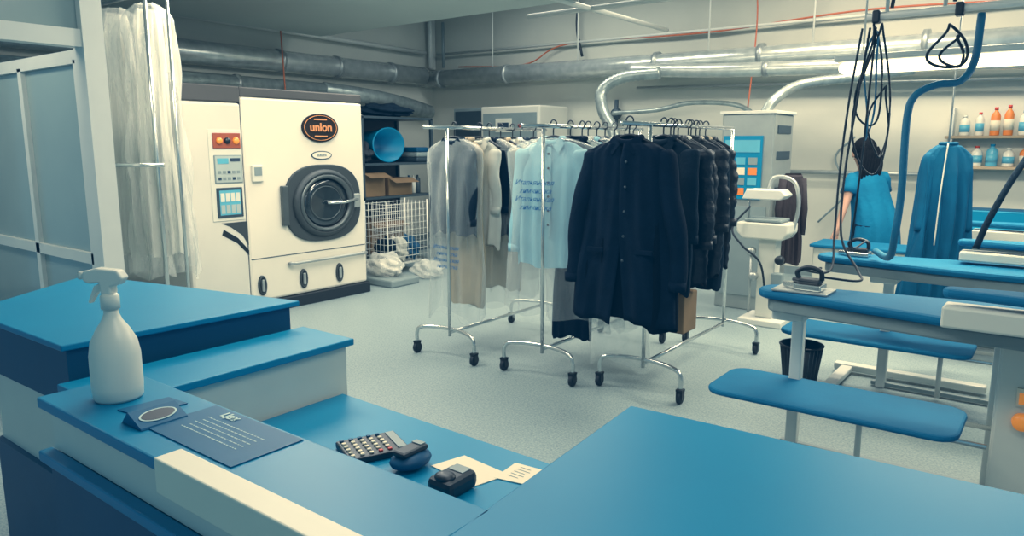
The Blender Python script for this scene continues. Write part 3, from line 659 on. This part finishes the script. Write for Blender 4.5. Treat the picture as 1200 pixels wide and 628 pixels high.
# back wall equipment
E=thing('control_cabinet','beige electrical control machine against the back wall','machine',(-6.6,9.05,0))
MB().bev(-7.25,-6.15,8.7,9.45,0,2.22,.02,MACHC).obj('cabinet_body',E)
q=MB().box(-7.2,-6.2,8.69,8.705,1.75,2.12,GREYP).obj('control_fascia',E)
MB().box(-6.95,-6.65,8.68,8.69,1.84,2.04,WHITEL).box(-6.9,-6.7,8.675,8.682,1.9,1.98,INK).obj('rating_label',q)
for k in range(3):MB().lathe((-6.5+.1*k,8.69,1.93),[(.03,0),(.025,-.02),(.001,-.02)],(RED,BLACK,ORANGEB)[k],12,'y').obj('push_button',q)
E=thing('wall_junction_box','grey electrical junction box on the back wall','electrical box',(-7.95,9.4,1.4))
MB().bev(-8.35,-7.55,9.3,9.58,1.3,2.25,.02,GREYP).obj('box_body',E)
MB().box(-8.3,-7.6,9.29,9.3,1.4,2.2,DGREY).obj('box_door',E)
E=thing('pressure_gauge','small grey pressure gauge on the back wall pipe','gauge',(-5.35,9.5,2.0))
MB().lathe((-5.35,9.5,2.1),[(.001,-.05),(.07,-.05),(.08,-.03),(.08,.03),(.001,.05)],DGREY,20,'y').obj('gauge_dial',E)
MB().cyl((-5.35,9.5,1.8),(-5.35,9.5,2.3),.03,DGREY).obj('gauge_stem',E)
# steam cabinet
E=thing('steam_finishing_cabinet','grey steel steam finishing cabinet near the back wall','machine',(-2.5,7.4,0))
MB().bev(-2.82,-2.3,7.15,7.75,0,1.95,.015,CABST).obj('cabinet_body',E)
MB().bev(-2.84,-2.28,7.13,7.77,1.95,1.98,.005,ALU).obj('top_lid',E)
MB().box(-2.78,-2.34,7.135,7.15,.15,1.05,GREYP).obj('front_panel',E)
a=MB();a.box(-2.79,-2.4,7.13,7.15,1.12,1.74,BLUE)
for i in range(3):
    for j in range(4):a.box(-2.77+i*.12,-2.68+i*.12,7.125,7.131,1.16+j*.1,1.23+j*.1,(PAPER,LBLUE,ORANGE,GREYP)[(i*2+j)%4])
a.box(-2.77,-2.42,7.125,7.131,1.58,1.7,LBLUE);a.obj('information_poster',E)
for z in (1.2,1.55,1.8):MB().bev(-2.3,-2.29,7.25,7.65,z-.04,z+.04,.004,DGREY).obj('vent_slot',E)
E=thing('steam_press','white pedestal pressing unit with valves beside the steel cabinet','press',(-2.15,6.75,0))
MB().bev(-2.35,-1.95,6.55,6.95,0,.06,.01,ALU).obj('foot_plate',E)
MB().bev(-2.23,-2.07,6.67,6.83,.06,.8,.01,WHITEL).obj('pedestal',E)
MB().prism([(-2.42,.86),(-2.36,.8),(-2.0,.8),(-1.95,.86),(-1.95,.95),(-2.42,.95)],6.6,6.9,WHITEL,axis='y').obj('press_bed',E,bevel=.015)
MB().bev(-2.36,-2.02,6.62,6.88,.955,.985,.01,GREYP).obj('bed_pad',E)
MB().prism([(-2.4,1.16),(-2.05,1.16),(-2.0,1.2),(-2.05,1.25),(-2.36,1.25)],6.64,6.86,ALU,axis='y').obj('press_head',E,bevel=.01)
MB().tube(smoothpts([(-1.98,6.8,.82),(-1.93,6.8,1.1),(-1.98,6.8,1.32),(-2.15,6.78,1.36),(-2.2,6.76,1.24)]),.018,STEEL).obj('support_arm',E)
MB().cyl((-2.35,6.7,.95),(-2.35,6.7,1.25),.013,STEEL).obj('support_arm',E)
for k,(xx,zz) in enumerate(((-2.28,.68),(-2.02,.62),(-2.25,.45))):
    MB().lathe((xx,6.64,zz),[(.001,-.04),(.035,-.04),(.04,-.02),(.04,.02),(.02,.03)],(STEEL,BLACK,STEEL)[k],14,'y').obj('valve',E)
MB().bev(-2.08,-1.98,6.6,6.68,.3,.5,.01,GREYP).obj('valve_box',E)
MB().cyl((-2.28,6.64,.1),(-2.28,6.64,.68),.012,STEEL).obj('steam_pipe',E)
pipe('hose','black rubber hose curling around the pressing unit',[(-2.3,6.6,1.1),(-2.42,6.5,.9),(-2.3,6.45,.75),(-2.15,6.5,.6),(-2.1,6.55,.3)],.01,BLACKM,'hose')
E=thing('jacket','dark brown jacket hanging beside the steel cabinet','jacket',(-2.14,7.3,1.38),.65)
o=bodymesh(.22,.88,.12,BROWN,77,cr=.008).obj('garment_body',None,mtx=Matrix.Identity(4));o.parent=E
for s_ in(-1,1):
    o=MB().tube([(s_*.09,0,-.05),(s_*.12,0,-.35),(s_*.11,-.02,-.6)],[.04,.04,.03],BROWN,14).obj('sleeve',None,mtx=Matrix.Identity(4));o.parent=E
# ------------------------------------------------------------ ironing tables
def outline(x0,x1,y0,y1,taper=.35,n=10):
    yc=(y0+y1)/2;hw=(y1-y0)/2;P=[]
    for i in range(n+1):
        a=pi/2+pi*i/n;P.append((x0+hw*taper+hw*taper*math.cos(a),yc+hw*taper*1.35*math.sin(a)))
    xm=x0+(x1-x0)*.5
    return [(xm,y1)]+P+[(xm,y0),(x1,y0),(x1,y1)]
def roundrect(x0,x1,y0,y1,r,n=6):
    P=[]
    for cx_,cy_,a0 in ((x1-r,y1-r,0),(x0+r,y1-r,pi/2),(x0+r,y0+r,pi),(x1-r,y0+r,1.5*pi)):
        for i in range(n+1):
            a=a0+pi/2*i/n;P.append((cx_+r*math.cos(a),cy_+r*math.sin(a)))
    return P
def irontable(x0,x1,yc,z,label,hw=.24,px=-1.08,tx=(-1.42,-.27),ty=None):
    E=thing('ironing_table',label,'ironing table',(-.6,yc,0),group='ironing tables')
    MB().prism(outline(x0,x1,yc-hw,yc+hw),z-.045,z,BLUEPAD).obj('board_cover',E,bevel=.018)
    MB().prism(outline(x0+.05,x1,yc-hw+.03,yc+hw-.03),z-.11,z-.047,GREYP).obj('board_base',E,bevel=.01)
    MB().bev(px-.03,px+.03,yc+.15,yc+.21,0,z-.1,.006,ALU).obj('leg',E)
    MB().bev(px-.06,px+.9,yc+.16,yc+.2,.01,.04,.006,GREYP).obj('foot_bar',E)
    MB().bev(px-.08,px+.08,yc-.05,yc+.22,z-.16,z-.1,.01,ALU).obj('head_bracket',E)
    t0,t1=ty or (yc-.25,yc+.22)
    tr=MB().prism(roundrect(tx[0],tx[1],t0,t1,.1),.37,.4,BLUEPAD).obj('lower_tray',E,bevel=.012)
    for q in (t0+.12,t1-.1):MB().cyl((tx[0]+.1,q,.355),(tx[1]+.1,q,.355),.012,CHROME).obj('tray_support',tr)
    MB().cyl((px+.35,yc+.1,.02),(px+.35,yc+.1,.36),.015,ALU).obj('tray_leg',E)
    MB().bev(-.17,.5,yc-.0,yc+.5,.0,z-.13,.015,WHITEL).obj('machine_body',E)
    MB().bev(-.2,-.14,yc+.18,yc+.24,0,z-.1,.006,ALU).obj('leg',E)
    return E
T=irontable(-1.24,.5,3.78,.92,'blue-covered ironing table with a sleeve board and lower tray',ty=(3.5,3.98))
MB().bev(-.37,.5,3.42,3.56,.9,.99,.01,WHITEL).obj('sleeve_arm',T)
MB().prism(outline(-.38,.5,3.4,3.6),1.02,1.06,BLUEPAD).obj('sleeve_board',T,bevel=.015)
MB().lathe((-.06,3.77,.45),[(.04,0),(.035,-.03),(.001,-.03)],ORANGEB,16,'y').obj('control_knob',T,'round orange rotary switch')
MB().box(-.09,-.03,3.765,3.778,.52,.6,PAPER).box(-.08,-.04,3.76,3.77,.53,.58,ORANGEB).obj('warning_label',T,'yellow warning label')
T=irontable(-1.32,.5,5.2,.92,'blue-covered ironing table standing on a white floor frame',px=-.9,tx=(-1.5,-.36),ty=(4.97,5.42))
MB().bev(-.5,.5,5.22,5.36,.94,1.0,.01,WHITEL).obj('sleeve_arm',T)
MB().prism(outline(-.52,.5,5.2,5.4),1.03,1.07,BLUEPAD).obj('sleeve_board',T,bevel=.015)
MB().bev(-1.25,-.3,5.55,5.63,.02,.07,.01,ALU).bev(-1.2,-1.12,5.0,5.6,.02,.06,.01,ALU).obj('floor_frame',T)
T=irontable(-.95,.5,6.75,.92,'blue-covered ironing table standing near the wall bench',px=-.6,tx=(-1,-.3))
MB().prism(outline(-.62,.5,6.4,6.6),1.04,1.08,BLUEPAD).obj('sleeve_board',T,bevel=.015)
MB().bev(-.55,.5,6.42,6.58,.94,1.02,.01,WHITEL).obj('sleeve_arm',T)
E=thing('work_cabinet','low white work cabinet with blue top before the woman','cabinet',(-1.3,7.75,0))
MB().bev(-1.95,-1.05,7.45,7.9,.0,.66,.01,WHITEL).obj('cabinet_body',E)
MB().bev(-1.98,-1.02,7.42,7.93,.66,.69,.008,BLUEPAD).obj('cabinet_top',E)
def iron(x,y,z,lb,rest):
    E=thing('steam_iron',lb,'iron',(x,y,z),group='steam irons on the ironing tables')
    if rest:MB().bev(x-.15,x+.12,y-.09,y+.09,z,z+.012,.004,STEEL).obj('iron_rest',E)
    z+=.013 if rest else .001
    MB().prism([(x-.12,y),(x-.05,y+.05),(x+.08,y+.06),(x+.08,y-.06),(x-.05,y-.05)],z,z+.03,CHROME).obj('sole_plate',E,bevel=.006)
    MB().prism([(x-.08,y),(x-.03,y+.035),(x+.07,y+.04),(x+.07,y-.04),(x-.03,y-.035)],z+.03,z+.055,BLACK).obj('iron_body',E,bevel=.01)
    MB().tube(smoothpts([(x-.04,y,z+.05),(x-.05,y,z+.085),(x,y,z+.11),(x+.06,y,z+.095),(x+.07,y,z+.05)]),.012,BLACK).obj('iron_handle',E)
iron(-1.0,3.76,.921,'black and white steam iron resting on the table tip',True)
iron(-1.08,5.2,.921,'steam iron parked on the second ironing table',False)
# overhead rail and lamp
E=thing('overhead_service_rail','white overhead rail carrying hoses above the ironing tables','rail',(-.5,4.6,2.35))
MB().cyl((-1.0,4.6,2.36),(1,4.6,2.36),.02,ALU).obj('rail_tube',E)
for x in (-.9,-.62,-.3):MB().cyl((x,4.6,2.36),(x,4.6,3.16),.01,ALU).obj('drop_rod',E)
for x in (-.95,-.55):MB().bev(x-.02,x+.02,4.57,4.63,2.32,2.39,.008,BLACK).obj('hose_clip',E)
E=thing('fluorescent_lamp','long bright fluorescent lamp hanging over the ironing tables','lamp',(-.5,5.0,2.1))
MB().bev(-1.25,.6,4.94,5.12,2.16,2.2,.012,ALU).obj('lamp_housing',E)
MB().bev(-1.23,.58,4.97,5.09,2.09,2.158,.028,FBEAM).obj('lamp_diffuser',E,'glowing cream diffuser')
for x in (-1.1,.1):MB().cyl((x,5.03,2.19),(x,5.03,3.16),.006,ALU).obj('suspension_rod',E)
rgt=Vector((.794,.607,0))
def loop(c,rx,rz,r,mt,label,tw=0,n=36):
    P=[]
    for i in range(n):
        a=2*pi*i/n
        P.append(Vector(c)+rgt*(rx*math.cos(a)*(1-.4*math.sin(a))+.012*math.sin(3*a+tw))+Vector((0,0,rz*math.sin(a)))+Vector((-.607,.794,0))*(.03*math.sin(2*a+tw)))
    return settle(tag(MB().tube(P,r,mt,8,closed=True).obj('cable_coil'),label,'cable','coiled cables over the ironing tables'))
lb='black steam cable looped from the overhead rail'
for k,(dx,rx,rz,z,mt) in enumerate(((.03,.06,.28,2.04,BLACKM),(.06,.09,.42,1.90,BLACKM),(.1,.05,.2,1.78,BLACKM),(.03,.03,.3,1.98,TEALH))):
    loop((-.98+.794*dx,4.6+.607*dx,z),rx,rz,.0058,mt,lb if mt is BLACKM else 'teal hose looped among the black cables',k)
for k,(dx,rx,rz,z) in enumerate(((0,.09,.11,2.17),(.03,.05,.08,2.14))):
    loop((-.58+.794*dx,4.6+.607*dx,z),rx,rz,.0075,BLACKM,'short black cable coil hung on the overhead rail',k)
pipe('hose','black rubber hose hanging from the rail to the ironing table',[(-1.02,4.6,2.3),(-1.05,4.55,1.9),(-1.06,4.5,1.5),(-1.04,4.4,1.15),(-1.0,4.2,.97),(-1.08,4.0,.99),(-.95,3.80,1.04)],.0065,BLACKM,'hose')
pipe('hose','black rubber hose hanging from the rail to the ironing table',[(-.98,4.6,2.3),(-1.0,4.52,1.9),(-1.02,4.45,1.5),(-.98,4.3,1.15),(-.85,4.15,.99),(-.8,3.95,.97),(-.93,3.77,1.0)],.0065,BLACKM,'hose')
pipe('hose','black rubber hose drooping onto the ironing board',[(-.95,4.6,2.3),(-.96,4.58,1.7),(-.98,4.6,1.3),(-1.05,4.9,1.02),(-1.02,5.15,1.03)],.006,BLACKM,'hose')
pipe('hose','thick teal steam hose bending down from the overhead rail',[(-.46,4.7,2.34),(-.47,4.69,2.1),(-.52,4.64,1.99),(-.62,4.56,1.97),(-.71,4.5,1.91),(-.735,4.48,1.78),(-.73,4.48,1.4),(-.745,4.49,1.15),(-.80,4.7,1.0),(-.95,5.1,.975)],.02,TEALH,'hose')
pipe('cable','black power cable dropping from the roof to the rail',[(-.9,4.62,3.16),(-.85,4.62,2.8),(-.88,4.62,2.4)],.01,BLACK,'cable')
pipe('cable','black power cable dropping from the roof to the rail',[(-.6,4.62,3.16),(-.55,4.62,2.8),(-.58,4.62,2.4)],.01,BLACK,'cable')
E=thing('work_robe','dark teal work robe draped on a hanger','robe',(-.70,5.95,1.66),.65,'work clothes near the ironing tables')
o=bodymesh(.34,1.12,.18,TEALC,91,foldk=4,top=.05,flare=.09,cr=.01,seg=120,nz=50).obj('garment_body',None,mtx=Matrix.Identity(4));o.parent=E
for s_ in (-1,1):
    P=[(s_*(.12+.045*t),-.03*t,-.06-.55*t) for t in [i/14 for i in range(15)]]
    o=MB().tube(P,[.03]+[.055-.012*i/14 for i in range(14)],TEALC,16,sx=.8,sy=1).obj('sleeve',None,mtx=Matrix.Identity(4));o.parent=E
o=MB().tube(smoothpts([(-.045,-.07,0),(-.09,-.115,-.3),(-.11,-.13,-.7)]),.005,WHITEC,8).obj('robe_edging',None,'thin white front piping',mtx=Matrix.Identity(4));o.parent=E
o=MB().tube([(.055*math.cos(2*pi*i/20),.035*math.sin(2*pi*i/20),.0) for i in range(20)],.012,TEALC,8,closed=True).obj('collar',None,mtx=Matrix.Identity(4));o.parent=E
pipe('robe_hook','thin steel hook holding the teal robe',[(-.70,5.95,1.64),(-.70,5.95,2.0),(-.70,5.95,3.16)],.006,STEEL,'hook',False)
pipe('suction_arm','thin dark slanting suction arm rising from the ironing table',[(-.40,5.02,1.05),(-.36,5.05,1.2),(-.28,5.1,1.42),(-.2,5.15,1.6)],.018,DARKC,'arm')
# waste basket
E=thing('waste_basket','black perforated plastic waste basket on the floor','waste basket',(-1.36,5.08,0))
m=MB();m.lathe((-1.36,5.08,0),[(.1,0.002),(.105,.01),(.138,.29),(.132,.29),(.1,.015),(.001,.012)],BLACK,28)
for k in range(28):
    a=2*pi*k/28;m.tube([(-1.36+.106*math.cos(a),5.08+.106*math.sin(a),.02),(-1.36+.139*math.cos(a),5.08+.139*math.sin(a),.28)],.003,DGREY,5)
m.obj('basket_body',E)
MB().tube([(-1.36+.14*math.cos(2*pi*k/28),5.08+.14*math.sin(2*pi*k/28),.29) for k in range(28)],.008,BLACK,8,closed=True).obj('basket_rim',E)
# wall shelf and bottles
E=thing('wall_shelf','wooden two-tier wall shelf holding cleaning bottles','shelf',(-.5,9.5,1.4))
for z in (1.39,1.72):MB().bev(-1.15,.6,9.38,9.6,z,z+.03,.004,SHELFW).obj('shelf_board',E)
for x in (-1.1,.5):MB().box(x,x+.02,9.4,9.6,1.25,2.05,ALU).obj('shelf_bracket',E)
def bottle(x,z,r,h,mt,capm,label):
    E=thing('cleaning_bottle',label,'bottle',(x,9.48,z),group='bottles on the wall shelf')
    MB().lathe((x,9.48,z),[(r*.95,0),(r,.01),(r,h*.68),(r*.75,h*.78),(r*.35,h*.86),(r*.35,h*.9)],mt,16).obj('bottle_body',E)
    MB().lathe((x,9.48,z+h*.9),[(r*.42,0),(r*.42,h*.1),(r*.2,h*.1)],capm,12).obj('bottle_cap',E)
    MB().lathe((x,9.48,z+h*.18),[(r*1.02,0),(r*1.02,h*.35)],LBLUE if mt!=ORANGE else PAPER,16).obj('bottle_label',E)
for i,(x,r,h,mt,cp,lb_) in enumerate(((-.98,.05,.22,BOTTLE,WHITEL,'white cleaning bottle'),(-.84,.04,.25,BOTTLE,RED,'slim white bottle with red cap'),(-.70,.045,.3,ORANGE,RED,'orange detergent bottle'),(-.58,.045,.32,ORANGE,RED,'tall orange detergent bottle'),(-.44,.05,.26,BOTTLE,BLUE,'white detergent bottle with blue cap'),(-.3,.05,.28,BOTTLE,ORANGE,'white bottle with orange cap'))):
    bottle(x,1.751,r,h,mt,cp,lb_+' on the upper wall shelf')
for i,x in enumerate((-.98,-.84,-.7,-.55,-.4,-.25)):
    bottle(x,1.421,.055,.2+.02*(i%3),(BOTTLE,BOTTLE,LBLUE,BOTTLE,ORANGE,BOTTLE)[i],(BLUE,RED,BLUE,WHITEL,RED,BLUE)[i],'labelled white and blue cleaning bottle on the lower wall shelf')
E=thing('blue_bench','blue-topped side bench along the back wall','bench',(-.1,8.6,0))
MB().bev(-1.0,.8,8.3,8.9,.78,.86,.01,BLUE).obj('bench_top',E)
for x in (-.9,.7):
    for y in (8.38,8.82):MB().box(x-.02,x+.02,y-.02,y+.02,0,.78,ALU).obj('leg',E)
E=thing('plastic_tub','shallow blue plastic tub on the side bench','tub',(-.55,8.6,.861))
MB().prism(roundrect(-.9,-.2,8.4,8.8,.08),.862,1.02,BLUE).obj('tub_shell',E,bevel=.01)
MB().prism(roundrect(-.87,-.23,8.43,8.77,.07),1.02,1.024,BLUED).obj('tub_opening',E)
# ------------------------------------------------------------ person
PR=thing('person','woman in loose blue short-sleeved tunic bending, dark shoulder-length hair','person',(-1.60,8.36,0),math.radians(50))
PR.scale=(1.1,1.08,1.04)
J=[];Eg=[];Rd=[]
def jv(co,r,par=None):
    J.append(co);Rd.append(r)
    if par is not None:Eg.append((par,len(J)-1))
    return len(J)-1
pel=jv((0.03,-.02,.84),(.15,.12));sp=jv((.02,.01,.98),(.125,.1),pel);ch=jv((.0,.09,1.15),(.15,.11),sp);nb=jv((-.01,.14,1.28),(.085,.07),ch)
nk=jv((-.01,.18,1.36),(.05,.05),nb);h0=jv((-.01,.21,1.43),(.07,.08),nk);h1=jv((-.01,.23,1.51),(.085,.1),h0);h2=jv((-.01,.215,1.59),(.065,.08),h1)
arms=[]
for s_ in (-1,1):
    sh=jv((s_*.17-.01,.12,1.24-(.015 if s_<0 else 0)),(.056,.053),nb)
    if s_<0:el=jv((-.30,.04,.98),(.038,.038),sh);wr=jv((-.40,-.02,.78),(.026,.026),el);hd=jv((-.43,-.03,.72),(.022,.034),wr);dirv=Vector((-.04,-.02,-.09))
    else:el=jv((.26,.2,1.0),(.038,.038),sh);wr=jv((.25,.28,.84),(.026,.026),el);hd=jv((.245,.31,.785),(.022,.034),wr);dirv=Vector((-.01,.04,-.08))
    arms.append((J[sh],J[el]))
    base=Vector(J[hd]);dirn=dirv.normalized();side=dirn.cross(Vector((0,1,0.3))).normalized()
    for k,(o,l) in enumerate(((-.027,.07),(-.009,.08),(.009,.078),(.026,.06))):
        a=base+side*o+dirn*.03;i1=jv(tuple(a),(.009,.009),hd);i2=jv(tuple(a+dirn*l*.55),(.008,.008),i1);jv(tuple(a+dirn*l*.9+Vector((0,.015,0))),(.007,.007),i2)
    a=base-side*.035*s_;i1=jv(tuple(a),(.01,.01),hd);jv(tuple(a+dirn*.045-side*.012*s_),(.008,.008),i1)
    hp=jv((s_*.09,-.02,.77),(.1,.1),pel);kn=jv((s_*.1,.03,.46),(.058,.058),hp);an=jv((s_*.1,-.02,.09),(.035,.035),kn);jv((s_*.11,.12,.035),(.035,.028),an)
me=bpy.data.meshes.new('body');me.from_pydata(J,Eg,[]);ob=bpy.data.objects.new('body',me);C.objects.link(ob);ob.parent=PR
me.materials.append(SKIN)
sk=ob.modifiers.new('skin','SKIN');sk.use_smooth_shade=True
for i,r_ in enumerate(Rd):me.skin_vertices[0].data[i].radius=r_
me.skin_vertices[0].data[0].use_root=True
ss=ob.modifiers.new('sub','SUBSURF');ss.levels=2;ss.render_levels=2
def pl(m,n,lb=None):
    o=m.obj(n,None,lb,mtx=Matrix.Identity(4));o.parent=PR;return o
rings=[((-.01,.145),1.33,.075,.07),((-.01,.135),1.305,.14,.09),((-.01,.12),1.25,.195,.12),((.0,.1),1.15,.19,.145),((.01,.05),1.0,.195,.16),((.02,0),.86,.215,.18),((.02,-.02),.72,.23,.195),((.02,-.02),.58,.24,.205)]
vs=[];seg=56
for i,(c_,z,a_,b_) in enumerate(rings):
    for k in range(seg):
        an=2*pi*k/seg;f_=1+.07*math.sin(7*an+i*.5)*(i/len(rings))+.03*math.sin(13*an-i*.4)*(i/len(rings));vs.append((c_[0]+a_*math.cos(an)*f_,c_[1]+b_*math.sin(an)*f_,z))
m=MB();m.add(vs,[(i*seg+k,i*seg+(k+1)%seg,(i+1)*seg+(k+1)%seg,(i+1)*seg+k) for i in range(len(rings)-1) for k in range(seg)],TUNIC,True)
o=pl(m,'tunic','loose blue short-sleeved work tunic');o.modifiers.new('s','SUBSURF').levels=1
for sh,el in arms:
    a=Vector(sh);b_=Vector(el);m=MB();m.tube([a.lerp(b_,-.25),a,a.lerp(b_,.3),a.lerp(b_,.48)],[.05,.072,.07,.076],TUNIC,18);pl(m,'tunic_sleeve')
for s_ in (-1,1):
    m=MB();m.tube([(s_*.09,-.02,.8),(s_*.095,.0,.6),(s_*.1,.03,.45),(s_*.1,-.01,.1)],[.12,.1,.08,.065],NAVY,18);pl(m,'trouser_leg')
m=MB();m.ell((-.01,.195,1.545),(.11,.115,.125),HAIR,20);m.ell((-.01,.14,1.46),(.105,.08,.12),HAIR,18)
for k in range(7):
    xx=-.1+.03*k
    m.tube(smoothpts([(xx*.7,.13,1.56),(xx,.085,1.45),(xx*1.15-.02,.06,1.35),(xx*.95-.035,.05,1.25+.015*(k%3))]),[.036-.0009*i for i in range(25)],HAIR,10)
pl(m,'hair','dark shoulder-length hair')
for s_ in(-1,1):
    m=MB();m.ell((s_*.09-.01,.235,1.49),(.012,.02,.03),SKIN,10);pl(m,'ear')
    m=MB();m.ell((s_*.03-.01,.318,1.505),(.014,.01,.009),BLACK,10);pl(m,'eye')
    m=MB();m.ell((s_*.11,.06,.035),(.045,.12,.035),SOLE,14);pl(m,'shoe')
m=MB();m.ell((-.01,.33,1.475),(.012,.018,.02),SKIN,10);pl(m,'nose')
m=MB();m.ell((-.01,.315,1.44),(.022,.01,.007),RED,10);pl(m,'mouth')
# ------------------------------------------------------------ lights
def area(loc,sx,sy,e,col,rot=(0,0,0)):
    l=bpy.data.lights.new('area','AREA');l.shape='RECTANGLE';l.size=sx;l.size_y=sy;l.energy=e;l.color=col
    o=bpy.data.objects.new('area_light',l);o.location=loc;o.rotation_euler=rot;C.objects.link(o);return o
W=(1,.95,.85)
area((-2.2,2.2,3.1),1.6,.7,56,W)
area((-4.6,3.2,3.1),1.6,.7,92,W)
area((-5.4,.9,3.1),1.6,.6,42,W)  # added fill lamp, no known fixture, brightens the dim partition panels
area((-3.6,5.2,3.1),1.6,.7,70,W)
area((-6.0,5.4,3.1),.7,1.6,62,W)
area((-.6,6.4,3.1),1.6,.6,135,(1,.93,.78))
area((-5.5,8.0,3.9),3,.6,68,(.95,.98,.94))
area((-1.5,8.0,3.9),3,.6,140,(1,.94,.8))
area((.2,1.2,3.1),1.5,1.0,30,W)
area((-.4,5.03,2.07),1.6,.12,34,(1,.92,.74))
w=bpy.data.worlds.new('w');S.world=w;w.use_nodes=True
w.node_tree.nodes['Background'].inputs[0].default_value=(.34,.66,.82,1);w.node_tree.nodes['Background'].inputs[1].default_value=.52
vw=S.view_settings;vw.view_transform='Standard'
try:
    vw.use_curve_mapping=True;cm=vw.curve_mapping
    for ci,pts in enumerate((((0,0),(.25,.215),(1,1.0)),((0,.009),(.25,.243),(1,.92)),((0,.021),(.25,.262),(1,.75)))):
        c=cm.curves[ci]
        c.points[0].location=pts[0];c.points[-1].location=pts[2]
        c.points.new(*pts[1])
    cm.update()
except Exception as ex:
    print('curve mapping skipped',ex)
# ------------------------------------------------------------ camera
cd=bpy.data.cameras.new('camera');cd.sensor_width=36;cd.lens=850/1200*36;cd.clip_end=60
co=bpy.data.objects.new('camera',cd);co.location=(0,0,1.65);C.objects.link(co)
th=math.atan(144/850)
co.rotation_euler=(math.radians(90)-th,0,math.radians(37.4))
S.camera=co
